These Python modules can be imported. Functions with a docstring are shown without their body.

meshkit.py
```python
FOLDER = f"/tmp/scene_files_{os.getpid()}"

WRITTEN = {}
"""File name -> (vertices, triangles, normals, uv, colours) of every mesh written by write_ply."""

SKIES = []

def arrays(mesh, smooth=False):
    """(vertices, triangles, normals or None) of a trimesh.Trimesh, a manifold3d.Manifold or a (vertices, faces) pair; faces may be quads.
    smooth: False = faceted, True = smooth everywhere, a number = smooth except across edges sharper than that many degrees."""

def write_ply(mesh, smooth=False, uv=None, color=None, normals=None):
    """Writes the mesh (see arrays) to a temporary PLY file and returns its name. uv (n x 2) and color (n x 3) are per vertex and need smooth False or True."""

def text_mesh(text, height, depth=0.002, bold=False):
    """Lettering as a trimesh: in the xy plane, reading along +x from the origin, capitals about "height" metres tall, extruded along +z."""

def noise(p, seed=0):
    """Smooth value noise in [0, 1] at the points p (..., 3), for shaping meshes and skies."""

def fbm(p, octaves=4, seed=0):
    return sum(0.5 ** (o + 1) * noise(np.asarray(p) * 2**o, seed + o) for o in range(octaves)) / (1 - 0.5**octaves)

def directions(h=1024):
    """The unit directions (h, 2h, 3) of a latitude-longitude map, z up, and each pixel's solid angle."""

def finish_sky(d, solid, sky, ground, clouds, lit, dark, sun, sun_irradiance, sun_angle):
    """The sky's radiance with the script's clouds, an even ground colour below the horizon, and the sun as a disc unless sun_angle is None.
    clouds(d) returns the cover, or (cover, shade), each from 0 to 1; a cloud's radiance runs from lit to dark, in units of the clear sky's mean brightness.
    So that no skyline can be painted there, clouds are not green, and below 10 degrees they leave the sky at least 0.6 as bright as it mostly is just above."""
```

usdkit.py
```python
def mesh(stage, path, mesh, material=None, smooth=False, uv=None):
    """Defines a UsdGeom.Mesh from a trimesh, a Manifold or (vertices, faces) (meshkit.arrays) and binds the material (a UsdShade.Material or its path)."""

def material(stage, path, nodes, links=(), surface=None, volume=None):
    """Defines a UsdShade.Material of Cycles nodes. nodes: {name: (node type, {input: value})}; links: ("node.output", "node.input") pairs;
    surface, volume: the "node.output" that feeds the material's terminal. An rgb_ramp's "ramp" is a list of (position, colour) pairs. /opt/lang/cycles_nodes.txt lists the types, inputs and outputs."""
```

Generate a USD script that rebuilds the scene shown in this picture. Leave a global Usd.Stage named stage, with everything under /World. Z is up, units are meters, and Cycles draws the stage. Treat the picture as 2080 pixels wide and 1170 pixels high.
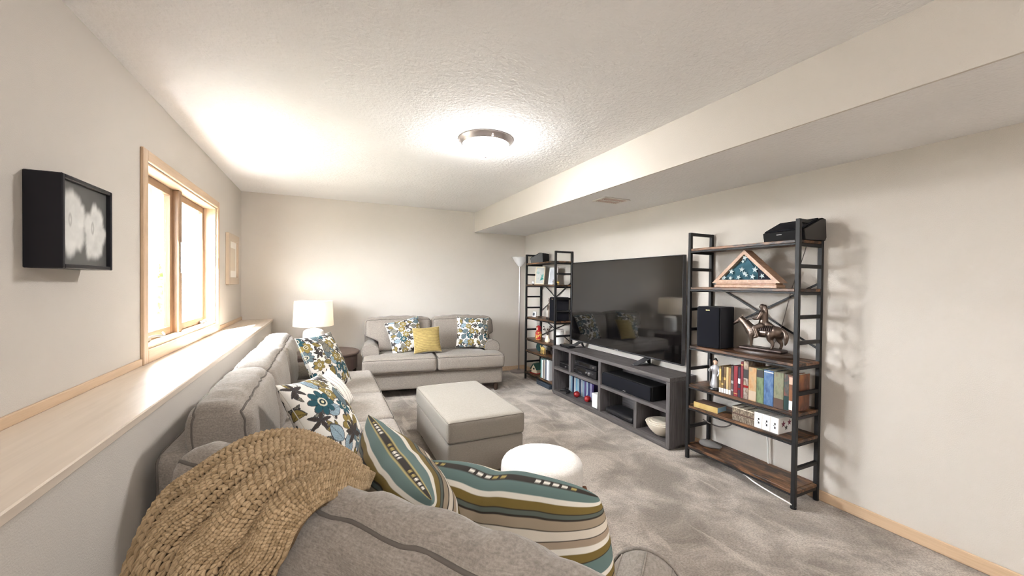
import math, random
import numpy as np, trimesh, usdkit, meshkit
from scipy.interpolate import RectBivariateSpline, make_interp_spline
from scipy.spatial import ConvexHull
import manifold3d as m3
from pxr import Usd, UsdGeom, UsdLux, UsdShade, Gf, Sdf, Vt

stage = Usd.Stage.CreateInMemory()
UsdGeom.SetStageUpAxis(stage, UsdGeom.Tokens.z)
UsdGeom.SetStageMetersPerUnit(stage, 1.0)
world = UsdGeom.Xform.Define(stage, '/World')
stage.SetDefaultPrim(world.GetPrim())
UsdGeom.Scope.Define(stage, '/World/Looks')
rnd = random.Random(7)
PI = math.pi

# ------------------------------------------------------------------ camera, sky, lamps' strength
FPX, YAW, PITCH, ROLL, EYE = 796.06, 0.4435, -0.0123, 0.0107, 1.383
def camera_rows():
    cy, sy, cp, sp = math.cos(YAW), math.sin(YAW), math.cos(PITCH), math.sin(PITCH)
    f = np.array([sy*cp, cy*cp, sp]); r = np.array([cy, -sy, 0.0]); u = np.cross(r, f)
    c, s = math.cos(ROLL), math.sin(ROLL)
    return c*r + s*u, -s*r + c*u, f
cr, cu, cf = camera_rows()
cam = UsdGeom.Camera.Define(stage, '/World/camera')
cam.AddTransformOp().Set(Gf.Matrix4d(*cr, 0, *cu, 0, *(-cf), 0, 0, 0, EYE, 1))
cam.CreateHorizontalApertureAttr(36.0)
cam.CreateVerticalApertureAttr(36.0*1170/2080)
cam.CreateFocalLengthAttr(36.0*FPX/2080)
cam.CreateClippingRangeAttr(Gf.Vec2f(0.03, 200))
cam.CreateExposureAttr(1.22)

sky = UsdLux.DomeLight.Define(stage, '/World/sky')
sky.CreateIntensityAttr(8.0)
sky.CreateColorAttr(Gf.Vec3f(0.90, 0.95, 1.0))
sun = UsdLux.DistantLight.Define(stage, '/World/sun')
sun.CreateIntensityAttr(13.0)
sun.CreateNormalizeAttr(True)
sun.CreateAngleAttr(0.6)
sun.CreateColorAttr(Gf.Vec3f(1.0, 0.99, 0.97))
_d = np.array([.38, .95, -1.0]); _d /= np.linalg.norm(_d); _x = np.cross([0, 0, 1.0], -_d); _x /= np.linalg.norm(_x); _y = np.cross(-_d, _x)
sun.AddTransformOp().Set(Gf.Matrix4d(*_x, 0, *_y, 0, *(-_d), 0, 0, 0, 0, 1))
CEILING_LAMP = 70.0      # emission of the glass dome of each flush ceiling lamp
TABLE_LAMP = 4.0        # intensity of the bulb in the table lamp

# ------------------------------------------------------------------ naming, tagging
used = {}
def path_for(parent, name):
    k = (parent, name); n = used.get(k, -1) + 1; used[k] = n
    return f'{parent}/{name}' + (f'_{n:03d}' if n else '')
def tag(prim, label=None, cat=None, group=None, kind=None):
    for k, v in (('label', label), ('category', cat), ('group', group), ('kind', kind)):
        if v: prim.SetCustomDataByKey(k, v)
    return prim
class Thing:
    def __init__(self, name, label, cat, loc=(0, 0, 0), rotz=0.0, group=None, kind=None):
        self.path = path_for('/World', name)
        x = UsdGeom.Xform.Define(stage, self.path)
        x.AddTranslateOp().Set(Gf.Vec3d(*map(float, loc)))
        if rotz: x.AddRotateZOp().Set(math.degrees(rotz))
        self.prim = tag(x.GetPrim(), label, cat, group, kind)
        self.loc, self.rotz = np.array(loc, float), rotz
    def part(self, name, mesh, mat, smooth=30, label=None, under=None, kind=None, paint=None):
        p = path_for(under or self.path, name)
        put(p, mesh, mat, smooth, paint)
        if label or kind: tag(stage.GetPrimAtPath(p), label, kind=kind)
        return p
    def local(self, w):
        w = np.asarray(w, float) - self.loc; c, s = math.cos(-self.rotz), math.sin(-self.rotz)
        o = w.copy(); o[..., 0] = c*w[..., 0] - s*w[..., 1]; o[..., 1] = s*w[..., 0] + c*w[..., 1]
        return o
def put(path, mesh, mat, smooth=30, paint=None):
    if paint is not None: smooth = True
    m = usdkit.mesh(stage, path, mesh, M[mat] if isinstance(mat, str) else mat, smooth)
    if paint is not None:
        UsdGeom.PrimvarsAPI(m).CreatePrimvar('paint', Sdf.ValueTypeNames.Color3fArray, 'vertex').Set(Vt.Vec3fArray.FromNumpy(np.asarray(paint, np.float32)))
    return m
def single(name, mesh, mat, label, cat, group=None, kind=None, smooth=30):
    p = path_for('/World', name); put(p, mesh, mat, smooth)
    return tag(stage.GetPrimAtPath(p), label, cat, group, kind)
def struct(name, mesh, mat, smooth=False):
    p = path_for('/World', name); put(p, mesh, mat, smooth)
    tag(stage.GetPrimAtPath(p), kind='structure')
    return p

# ------------------------------------------------------------------ materials
M = {}
def mat(name, nodes, links, surface='p.BSDF', **k):
    M[name] = usdkit.material(stage, f'/World/Looks/{name}', nodes, links, surface=surface, **k); return M[name]
def plain(name, col, rough=.5, **k):
    return mat(name, {'p': ('principled_bsdf', dict(base_color=col, roughness=rough, **k))}, [])
def noisy(name, c1, c2, scale=8, rough=.6, bump=0.0, bscale=None, detail=4, lo=.35, hi=.65, stretch=None, coord='object', **k):
    nodes = {'tc': ('texture_coordinate', {}), 'mp': ('mapping', {'scale': stretch or (1, 1, 1)}),
             'n': ('noise_texture', {'scale': float(scale), 'detail': float(detail)}),
             'r': ('rgb_ramp', {'ramp': [(lo, c1), (hi, c2)]}),
             'p': ('principled_bsdf', dict(roughness=rough, **k))}
    links = [(f'tc.{coord}', 'mp.vector'), ('mp.vector', 'n.vector'), ('n.fac', 'r.fac'), ('r.color', 'p.base_color')]
    if bump:
        nodes['nb'] = ('noise_texture', {'scale': float(bscale or scale*6), 'detail': 3.0})
        nodes['b'] = ('bump', {'strength': 1.0, 'distance': float(bump)})
        links += [('mp.vector', 'nb.vector'), ('nb.fac', 'b.height'), ('b.normal', 'p.normal')]
    return mat(name, nodes, links)
def fabric(name, c1, c2, weave=700., bump=.0006, rough=.9, sheen=.15, big=None):
    nodes = {'tc': ('texture_coordinate', {}),
             'n': ('noise_texture', {'scale': weave*.35, 'detail': 3.0, 'roughness': .7}),
             'm2': ('mapping', {'scale': (1., 1., 9.)}), 'n2': ('noise_texture', {'scale': weave*.12, 'detail': 2.0}),
             'ad': ('mix', {'mix_type': 'mix', 'fac': .4}),
             'r': ('rgb_ramp', {'ramp': [(.36, c1), (.64, c2)]}),
             'b': ('bump', {'strength': 1.0, 'distance': bump}),
             'p': ('principled_bsdf', dict(roughness=rough, sheen_weight=sheen, sheen_roughness=.5, specular_ior_level=.2))}
    links = [('tc.object', 'n.vector'), ('tc.object', 'm2.vector'), ('m2.vector', 'n2.vector'), ('n.color', 'ad.color1'), ('n2.color', 'ad.color2'),
             ('ad.color', 'r.fac'), ('n.fac', 'b.height'), ('b.normal', 'p.normal'), ('r.color', 'p.base_color')]
    return mat(name, nodes, links)
def painted(name, rough=.85, bump=.0004, bscale=900.):
    mat(name, {'a': ('attribute', {'attribute': 'paint'}), 'tc': ('texture_coordinate', {}), 'n': ('noise_texture', {'scale': bscale, 'detail': 2.0}),
               'b': ('bump', {'strength': 1.0, 'distance': bump}), 'p': ('principled_bsdf', dict(roughness=rough, specular_ior_level=.25))},
        [('a.color', 'p.base_color'), ('tc.object', 'n.vector'), ('n.fac', 'b.height'), ('b.normal', 'p.normal')])

noisy('wall_paint', (.555, .515, .466), (.58, .538, .488), 1.2, .85, bump=.0012, bscale=220, coord='object')
noisy('ceiling_paint', (.755, .745, .745), (.785, .775, .775), 2.0, .95, bump=.0055, bscale=48, detail=3)
# carpet: pile leaning two ways leaves lighter and darker swathes, plus the speckle of the yarn
mat('carpet', {'tc': ('texture_coordinate', {}), 'ms': ('mapping', {'scale': (1., 1., 1.), 'rotation': (0., 0., .6)}),
    'n1': ('noise_texture', {'scale': 2.6, 'detail': 6.0, 'roughness': .62, 'distortion': .5}), 'n2': ('noise_texture', {'scale': 95.0, 'detail': 3.0, 'roughness': .8}),
    'v': ('mapping', {'scale': (3.2, .5, 1.), 'rotation': (0., 0., .45)}), 'n3': ('noise_texture', {'scale': 2.2, 'detail': 2.0, 'distortion': 1.2}),
    'n4': ('noise_texture', {'scale': 420.0, 'detail': 2.0}),
    'r1': ('rgb_ramp', {'ramp': [(.38, (.29, .247, .208)), (.50, (.42, .365, .312)), (.61, (.62, .55, .48))]}),
    'r2': ('rgb_ramp', {'ramp': [(.34, (.62, .60, .58)), (.60, (1.12, 1.12, 1.12))]}),
    'r3': ('rgb_ramp', {'ramp': [(.58, (0, 0, 0)), (.66, (.5, .5, .5))]}),
    'mx': ('mix', {'mix_type': 'mix', 'color2': (.72, .645, .57)}), 'mu': ('mix', {'mix_type': 'multiply', 'fac': 1.0}),
    'b': ('bump', {'strength': 1.0, 'distance': .006}), 'p': ('principled_bsdf', dict(roughness=1.0, specular_ior_level=.1, sheen_weight=.25))},
    [('tc.object', 'ms.vector'), ('ms.vector', 'n1.vector'), ('tc.object', 'n2.vector'), ('tc.object', 'v.vector'), ('v.vector', 'n3.vector'), ('tc.object', 'n4.vector'),
     ('n1.fac', 'r1.fac'), ('n2.fac', 'r2.fac'), ('n3.fac', 'r3.fac'), ('r3.color', 'mx.fac'), ('r1.color', 'mx.color1'), ('mx.color', 'mu.color1'), ('r2.color', 'mu.color2'),
     ('mu.color', 'p.base_color'), ('n4.fac', 'b.height'), ('b.normal', 'p.normal')])
def wood(name, dark, light, stretch, scale=3., rough=.45, lo=.35, hi=.68, bump=.0004):
    mat(name, {'tc': ('texture_coordinate', {}), 'mp': ('mapping', {'scale': stretch}), 'n': ('noise_texture', {'scale': scale, 'detail': 6.0, 'roughness': .65, 'distortion': .6}),
               'r': ('rgb_ramp', {'ramp': [(lo, dark), (hi, light)]}), 'b': ('bump', {'strength': 1.0, 'distance': bump}), 'p': ('principled_bsdf', dict(roughness=rough))},
        [('tc.object', 'mp.vector'), ('mp.vector', 'n.vector'), ('n.fac', 'r.fac'), ('r.color', 'p.base_color'), ('n.fac', 'b.height'), ('b.normal', 'p.normal')])
wood('maple_y', (.52, .365, .235), (.63, .46, .31), (14, .8, 14), 3, .4)
wood('maple_z', (.50, .345, .22), (.61, .44, .295), (14, 14, .8), 3, .4)
wood('ledge_maple', (.60, .51, .42), (.68, .585, .49), (10, .6, 10), 3, .38)
wood('sash_wood', (.20, .12, .065), (.30, .185, .105), (16, 16, 1), 3, .45)
wood('sash_wood_y', (.20, .12, .065), (.30, .185, .105), (16, 1, 16), 3, .45)
wood('grey_oak', (.050, .044, .044), (.125, .113, .112), (22, 1.2, 22), 3, .55)
wood('grey_oak_z', (.052, .047, .048), (.125, .115, .117), (22, 22, 1.2), 3, .55)
mat('rustic', {'tc': ('texture_coordinate', {}), 'mp': ('mapping', {'scale': (12., 1.4, 12.)}), 'n': ('noise_texture', {'scale': 3.0, 'detail': 6.0, 'roughness': .7, 'distortion': .8}),
    'mq': ('mapping', {'scale': (3., 1., 3.)}), 'n2': ('noise_texture', {'scale': 5.5, 'detail': 4.0, 'roughness': .6}),
    'r': ('rgb_ramp', {'ramp': [(.34, (.04, .02, .011)), (.50, (.13, .06, .026)), (.66, (.26, .125, .055))]}), 'r2': ('rgb_ramp', {'ramp': [(.43, (.13, .12, .12)), (.54, (1, 1, 1))]}),
    'mu': ('mix', {'mix_type': 'multiply', 'fac': 1.0}), 'p': ('principled_bsdf', dict(roughness=.42))},
    [('tc.object', 'mp.vector'), ('mp.vector', 'n.vector'), ('tc.object', 'mq.vector'), ('mq.vector', 'n2.vector'), ('n.fac', 'r.fac'), ('n2.fac', 'r2.fac'),
     ('r.color', 'mu.color1'), ('r2.color', 'mu.color2'), ('mu.color', 'p.base_color')])
plain('black_metal', (.009, .009, .010), .5, specular_ior_level=.35)
plain('black_plastic', (.010, .010, .012), .35)
plain('black_matte', (.007, .007, .008), .75, specular_ior_level=.3)
plain('speaker_cloth', (.007, .0075, .011), .95, specular_ior_level=.2)
plain('speaker_side', (.022, .019, .017), .5)
plain('tv_screen', (.003, .003, .0035), .04, ior=1.75)
plain('tv_bezel', (.05, .05, .055), .35, metallic=.6)
plain('silver', (.6, .6, .62), .3, metallic=1.0)
plain('white_plastic', (.78, .78, .78), .4)
plain('white_ceramic', (.82, .81, .79), .25)
plain('cream', (.78, .68, .52), .6)
plain('pale_green', (.55, .62, .52), .6)
plain('bronze', (.19, .145, .12), .33, metallic=.85)
plain('bronze_dark', (.07, .05, .045), .4, metallic=.7)
plain('brass', (.55, .38, .16), .35, metallic=.9)
plain('nickel', (.42, .38, .37), .35, metallic=.75)
plain('dark_wood', (.045, .026, .018), .35)
plain('side_table_wood', (.085, .055, .045), .4)
plain('brown_leg', (.19, .075, .035), .4)
plain('red_gloss', (.26, .012, .014), .25)
plain('gold_paint', (.6, .42, .13), .4)
plain('skin_paint', (.75, .5, .38), .5)
plain('teal_dark', (.02, .05, .05), .3)
plain('green_roof', (.02, .06, .045), .6)
plain('grey_stone', (.13, .125, .12), .8)
plain('paper', (.72, .66, .55), .8)
plain('paper_white', (.80, .79, .77), .8)
plain('mat_board', (.80, .76, .69), .8)
plain('frame_tan', (.50, .40, .30), .5)
plain('cable_white', (.75, .74, .72), .4)
plain('cable_dark', (.12, .10, .09), .5)
plain('vent_white', (.74, .71, .67), .5)
plain('vent_dark', (.16, .11, .095), .7); plain('vent_tan', (.46, .36, .31), .6)
plain('flag_blue', (.045, .13, .18), .8)
plain('flag_dark', (.012, .012, .03), .8)
plain('star_white', (.62, .64, .66), .7)
plain('mark_dark', (.03, .03, .035), .6)
plain('ink_grey', (.35, .35, .36), .6)
plain('lens_white', (.8, .8, .8), .3)
plain('lamp_socket', (.7, .68, .62), .4)
mat('shade_cloth', {'d': ('diffuse_bsdf', {'color': (.86, .83, .78)}), 't': ('translucent_bsdf', {'color': (.86, .80, .70)}), 'm': ('mix_closure', {'fac': .55})},
    [('d.BSDF', 'm.closure1'), ('t.BSDF', 'm.closure2')], surface='m.closure')
mat('lamp_dome', {'e': ('emission', {'color': (1.0, .985, .975), 'strength': CEILING_LAMP})}, [], surface='e.emission')
mat('bulb', {'e': ('emission', {'color': (1.0, .92, .82), 'strength': TABLE_LAMP*12})}, [], surface='e.emission')
def pane_mat(name, tint=(1, 1, 1), base=.04, graze=.6, rough=.02):
    mat(name, {'f': ('layer_weight', {'blend': .5}), 'w': ('math', {'math_type': 'power', 'value2': 4.0}), 'k': ('math', {'math_type': 'multiply_add', 'value2': graze, 'value3': base}),
               't': ('transparent_bsdf', {'color': tint}), 'g': ('glossy_bsdf', {'color': (1, 1, 1), 'roughness': rough}), 'm': ('mix_closure', {})},
        [('f.facing', 'w.value1'), ('w.value', 'k.value1'), ('k.value', 'm.fac'), ('t.BSDF', 'm.closure1'), ('g.BSDF', 'm.closure2')], surface='m.closure')
pane_mat('window_glass'); mat('frame_glass', {'t': ('transparent_bsdf', {'color': (.93, .96, .96)})}, [], surface='t.BSDF')
fabric('sofa_fabric', (.17, .147, .126), (.335, .293, .256), weave=480.)
fabric('ottoman_fabric', (.215, .19, .162), (.30, .27, .234))
plain('sofa_piping', (.115, .098, .085), .9)
plain('ottoman_piping', (.22, .195, .165), .9)
noisy('boucle', (.66, .615, .57), (.76, .72, .675), 120, .95, bump=.004, bscale=260, sheen_weight=.3)
painted('yarn', .95, .0015, 700.)
plain('yarn_shade', (.15, .095, .05), .95)
painted('print_cloth'); painted('print_gloss', .45, 0.00001); painted('nub_cloth', .9, .0009, 500.)
noisy('leaf_green', (.08, .16, .04), (.20, .30, .09), 6, .6)
noisy('lawn', (.10, .105, .085), (.19, .19, .16), 9, .9, bump=.01, bscale=60)
noisy('garden_stone', (.40, .37, .33), (.56, .53, .49), 9, .9, bump=.004)
plain('vinyl_grey', (.45, .46, .48), .5)

plain('print_seam', (.55, .52, .46), .9)
plain('seam_dark', (.06, .05, .04), .9)
plain('black_frame', (.006, .0055, .009), .5, specular_ior_level=.3)
plain('bowl_glaze', (.66, .60, .50), .45); plain('bowl_inside', (.50, .56, .55), .3)
plain('speaker_dark', (.008, .009, .015), .5, specular_ior_level=.35)
plain('silver_white', (.55, .56, .60), .3, metallic=.35)
plain('rust_dark', (.09, .05, .035), .6)
plain('page_blue', (.28, .45, .58), .7)
plain('mark_plum', (.20, .04, .07), .5)
plain('ink_dark', (.07, .08, .09), .2)
plain('navy_box', (.035, .05, .07), .5)

# ------------------------------------------------------------------ shape helpers
CH_F = None
def box(sx, sy, sz, c=(0, 0, 0), r=.003):
    """A box with chamfered edges, centred at c."""
    global CH_F
    h = np.array([sx, sy, sz])/2; r = min(r, h.min()*.9); v = []
    for s in np.ndindex(2, 2, 2):
        sg = np.array(s)*2 - 1
        for k in range(3):
            p = h - r; p[k] = h[k]; v.append(sg*p)
    v = np.array(v)
    if CH_F is None:
        u = []
        for s in np.ndindex(2, 2, 2):
            sg = np.array(s)*2 - 1
            for k in range(3):
                p = np.full(3, .8); p[k] = 1.0; u.append(sg*p)
        u = np.array(u); F = ConvexHull(u).simplices.copy()
        for t in F:
            n = np.cross(u[t[1]] - u[t[0]], u[t[2]] - u[t[0]])
            if n @ u[t].mean(0) < 0: t[1], t[2] = t[2], t[1]
        CH_F = F
    return trimesh.Trimesh(v + np.array(c), CH_F.copy(), process=False)
def span(x0, x1, y0, y1, z0, z1, r=.003):
    return box(x1-x0, y1-y0, z1-z0, ((x0+x1)/2, (y0+y1)/2, (z0+z1)/2), r)
def join(*ms):
    return trimesh.util.concatenate([m if isinstance(m, trimesh.Trimesh) else trimesh.Trimesh(m[0], m[1], process=False) for m in ms])
def shift(m, d):
    m = m.copy(); m.apply_translation(d); return m
def rot(m, ang, axis, at=(0, 0, 0)):
    m = m.copy(); m.apply_transform(trimesh.transformations.rotation_matrix(ang, axis, at)); return m
def lathe(prof, n=40, c=(0, 0, 0), close=True):
    """prof: (radius, z) pairs, bottom to top."""
    prof = np.array(prof, float); a = np.linspace(0, 2*PI, n, endpoint=False)
    k = len(prof); V = np.stack([np.outer(prof[:, 0], np.cos(a)), np.outer(prof[:, 0], np.sin(a)), np.repeat(prof[:, 1:2], n, 1)], -1).reshape(-1, 3); F = []
    for i in range(k-1):
        for j in range(n):
            p, q = i*n + j, i*n + (j+1) % n
            F += [(p, q, q+n), (p, q+n, p+n)]
    V = list(V)
    for row, flip in ((0, True), (k-1, False)):
        if close and prof[row, 0] > 1e-6:
            V.append((0, 0, prof[row, 1])); ci = len(V) - 1
            for j in range(n):
                p, q = row*n + j, row*n + (j+1) % n
                F.append((ci, q, p) if flip else (ci, p, q))
    return trimesh.Trimesh(np.array(V) + np.array(c), np.array(F), process=True)
def tube(pts, r, n=8, closed=False, cap=True):
    P = np.asarray(pts, float); m = len(P); R = np.full(m, r) if np.ndim(r) == 0 else np.asarray(r)
    T = np.roll(P, -1, 0) - np.roll(P, 1, 0)
    if not closed: T[0], T[-1] = P[1]-P[0], P[-1]-P[-2]
    T /= np.maximum(np.linalg.norm(T, axis=1, keepdims=True), 1e-9)
    ref = np.array([0, 0, 1.0]) if abs(T[0, 2]) < .9 else np.array([1.0, 0, 0]); N = []
    x = np.cross(T[0], ref); x /= np.linalg.norm(x)
    for t in T:
        x = x - t*(x @ t); x /= max(np.linalg.norm(x), 1e-9); N.append(x)
    N = np.array(N); B = np.cross(T, N); a = np.linspace(0, 2*PI, n, endpoint=False)
    V = (P[:, None] + R[:, None, None]*(N[:, None]*np.cos(a)[:, None] + B[:, None]*np.sin(a)[:, None])).reshape(-1, 3); F = []
    for i in range(m if closed else m-1):
        i2 = (i+1) % m
        for j in range(n):
            j2 = (j+1) % n; F += [(i*n+j, i*n+j2, i2*n+j2), (i*n+j, i2*n+j2, i2*n+j)]
    if cap and not closed:
        V = np.vstack([V, P[:1], P[-1:]])
        for j in range(n):
            F += [(m*n, (j+1) % n, j), (m*n+1, (m-1)*n+j, (m-1)*n+(j+1) % n)]
    return trimesh.Trimesh(V, np.array(F), process=False)
def bar(a, b, w, d, r=.002, up=(0, 0, 1)):
    """A rectangular bar from a to b, w wide and d deep."""
    a, b = np.array(a, float), np.array(b, float); L = np.linalg.norm(b-a); x = (b-a)/L
    y = np.cross(up, x); y /= np.linalg.norm(y); z = np.cross(x, y)
    m = box(L, w, d, (0, 0, 0), r); m.vertices = m.vertices @ np.array([x, y, z]) + (a+b)/2; return m
def smooth_path(pts, n=40):
    pts = np.asarray(pts, float); t = np.r_[0, np.cumsum(np.linalg.norm(np.diff(pts, axis=0), axis=1))]
    return make_interp_spline(t, pts, k=min(3, len(pts)-1))(np.linspace(0, t[-1], n))
def prism(poly, h, axis='z'):
    """A polygon (list of 2D points, counter-clockwise) thickened by h along +axis; axis 'x' maps (a, b) to y, z and 'y' maps it to x, z."""
    from shapely.geometry import Polygon
    m = trimesh.creation.extrude_polygon(Polygon(poly), h, engine='earcut'); v = m.vertices.copy()
    if axis == 'x': m.vertices = v[:, [2, 0, 1]]
    elif axis == 'y': m.vertices = np.stack([v[:, 0], v[:, 2], v[:, 1]], 1); m.faces = m.faces[:, ::-1]
    return m
def box_grid(nx, ny, nz):
    """Vertices on the surface of the cube [-1, 1]^3 and triangles, edges shared."""
    n = (nx, ny, nz); V, F, idx = [], [], {}
    lin = [np.linspace(-1, 1, k+1) for k in n]
    def vid(i, j, k):
        key = (i, j, k)
        if key not in idx: idx[key] = len(V); V.append((lin[0][i], lin[1][j], lin[2][k]))
        return idx[key]
    for ax in range(3):
        a, b = [(1, 2), (2, 0), (0, 1)][ax]
        for side in (0, n[ax]):
            for i in range(n[a]):
                for j in range(n[b]):
                    q = []
                    for di, dj in ((0, 0), (1, 0), (1, 1), (0, 1)):
                        t = [0, 0, 0]; t[ax] = side; t[a] = i+di; t[b] = j+dj; q.append(vid(*t))
                    if side == 0: q = q[::-1]
                    F += [(q[0], q[1], q[2]), (q[0], q[2], q[3])]
    return np.array(V), np.array(F)
def soft_map(size, r, crown, wr, seed, deform=None, wf=7.0):
    h = np.array(size)/2; r = np.minimum(r, h*.98)
    def f(c):
        c = np.asarray(c, float); p = c*h; q = np.clip(p, -(h-r), h-r); d = (p-q)
        nr = d/np.maximum(np.linalg.norm(d/r, axis=-1, keepdims=True), 1e-9)
        o = q + nr; nn = d/np.maximum(np.linalg.norm(d, axis=-1, keepdims=True), 1e-9)
        w = np.sqrt(np.clip(1-c**2, 0, 1))
        for k in range(3):
            a, b = [j for j in range(3) if j != k]
            o[..., k] += nn[..., k]*crown[k]*(w[..., a]*w[..., b])**.8
        if wr:
            o += nn*((meshkit.fbm(o*wf + 31.7*seed, 3, seed) - .5)*2*wr)[..., None]
        return deform(o) if deform else o
    return f
def soft_box(size, r=.05, crown=(0, 0, 0), wr=0.0, seed=1, step=.03, deform=None, wf=7.0):
    n = [max(4, int(math.ceil(s/step))) for s in size]
    V, F = box_grid(*n)
    # crowd the grid towards the edges so that the rounding is smooth
    h = np.array(size)/2; rr = np.minimum(r, h*.98)
    f = soft_map(size, rr, crown, wr, seed, deform, wf)
    V = np.sign(V)*(1-(1-np.abs(V))**1.35)
    return trimesh.Trimesh(f(V), F, process=False), f
def edge_loop(f, axis, side, n=44):
    """The rounded edge around the face axis = side of a soft box, as a closed path."""
    t = np.linspace(-1, 1, n, endpoint=False); a, b = [(1, 2), (2, 0), (0, 1)][axis]; P = []
    for fa, fb in ((t, np.full(n, -1.)), (np.full(n, 1.), t), (-t, np.full(n, 1.)), (np.full(n, -1.), -t)):
        c = np.zeros((n, 3)); c[:, axis] = side; c[:, a] = fa; c[:, b] = fb; P.append(c)
    return f(np.vstack(P))
def frame(center, normal, up=(0, 0, 1), roll=0.0):
    """4x4: local x right, y up, z out along normal."""
    z = np.array(normal, float); z /= np.linalg.norm(z); x = np.cross(up, z); x /= np.linalg.norm(x); y = np.cross(z, x)
    c, s = math.cos(roll), math.sin(roll); x, y = c*x + s*y, -s*x + c*y
    m = np.eye(4); m[:3, 0], m[:3, 1], m[:3, 2], m[:3, 3] = x, y, z, center
    return m
ARC = {}
def pillow_mesh(w, h, t, n=60, seed=1, wr=.006, pull=.07, sag=0.0, pw=.55, round_=0.0, chop=0.0):
    """A knife-edge cushion in the local xy plane, front +z. Gives the mesh, per-vertex (s, t) in metres from the middle, and which vertices lie on the front."""
    lin = np.linspace(-1, 1, n+1); lin = np.sign(lin)*(1-(1-np.abs(lin))**1.25); U, W = np.meshgrid(lin, lin, indexing='ij')
    x = w/2*U*(1-pull*(1-W**2)); y = h/2*W*(1-pull*(1-U**2))
    z = t/2*np.clip((1-U**2)*(1-W**2), 0, 1)**pw
    k_ = 1-round_*(U*W)**4; x, y = x*k_, y*k_
    y = y - sag*np.clip(1-U**2, 0, 1)*(W > 0)*W**2 - chop*np.exp(-((U+.05)/.16)**2)*np.clip(W, 0, 1)**2
    z = z*(1-6*chop*np.exp(-((U+.05)/.10)**2)*np.clip(W, 0, 1))
    edge = np.clip((1-np.maximum(abs(U), abs(W)))*6, 0, 1)
    f = lambda s: (meshkit.fbm(np.stack([x*11, y*11, np.zeros_like(x)+seed*3.3+s*7], -1), 3, seed+s) - .5)*2*wr*edge
    crease = .25*wr*np.sin(np.arctan2(W, U)*16+seed)*np.clip(np.maximum(abs(U), abs(W))*3-1.9, 0, 1)*edge
    A = np.stack([x, y, z+f(0)+crease], -1).reshape(-1, 3); B = np.stack([x, y, -z+f(1)-crease], -1).reshape(-1, 3)
    k = n+1; i, j = np.meshgrid(np.arange(n), np.arange(n), indexing='ij'); p = (i*k+j).ravel()
    q = np.stack([p, p+k, p+k+1, p+1], 1); F = np.vstack([q[:, [0, 1, 2]], q[:, [0, 2, 3]]])
    bd = np.zeros((k, k), bool); bd[0] = bd[-1] = bd[:, 0] = bd[:, -1] = True; bd = bd.ravel()
    remap = np.where(bd, np.arange(k*k), k*k + np.cumsum(~bd) - 1)
    V = np.vstack([A, B[~bd]]); Fb = remap[F][:, ::-1]
    def arc(Q):
        Q = Q.reshape(k, k, 3); g = np.linalg.norm(np.diff(Q, axis=1), axis=2); a = np.zeros((k, k)); a[:, :-1] = np.cumsum(g[:, ::-1], 1)[:, ::-1]
        return np.median(a[k//4:3*k//4], 0)[None].repeat(k, 0).ravel()
    st = np.stack([U*w/2, W*h/2], -1).reshape(-1, 2); ARC['d'] = np.r_[arc(A), arc(B)[~bd]]
    ring = np.r_[np.arange(0, k*k, k), np.arange((k-1)*k+1, k*k), np.arange((k-2)*k+k-1, -1, -k), np.arange(k-2, 0, -1)]
    return trimesh.Trimesh(V, np.vstack([F, Fb]), process=False), np.vstack([st, st[~bd]]), np.r_[np.ones(k*k, bool), np.zeros((~bd).sum(), bool)], V[ring]
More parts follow.
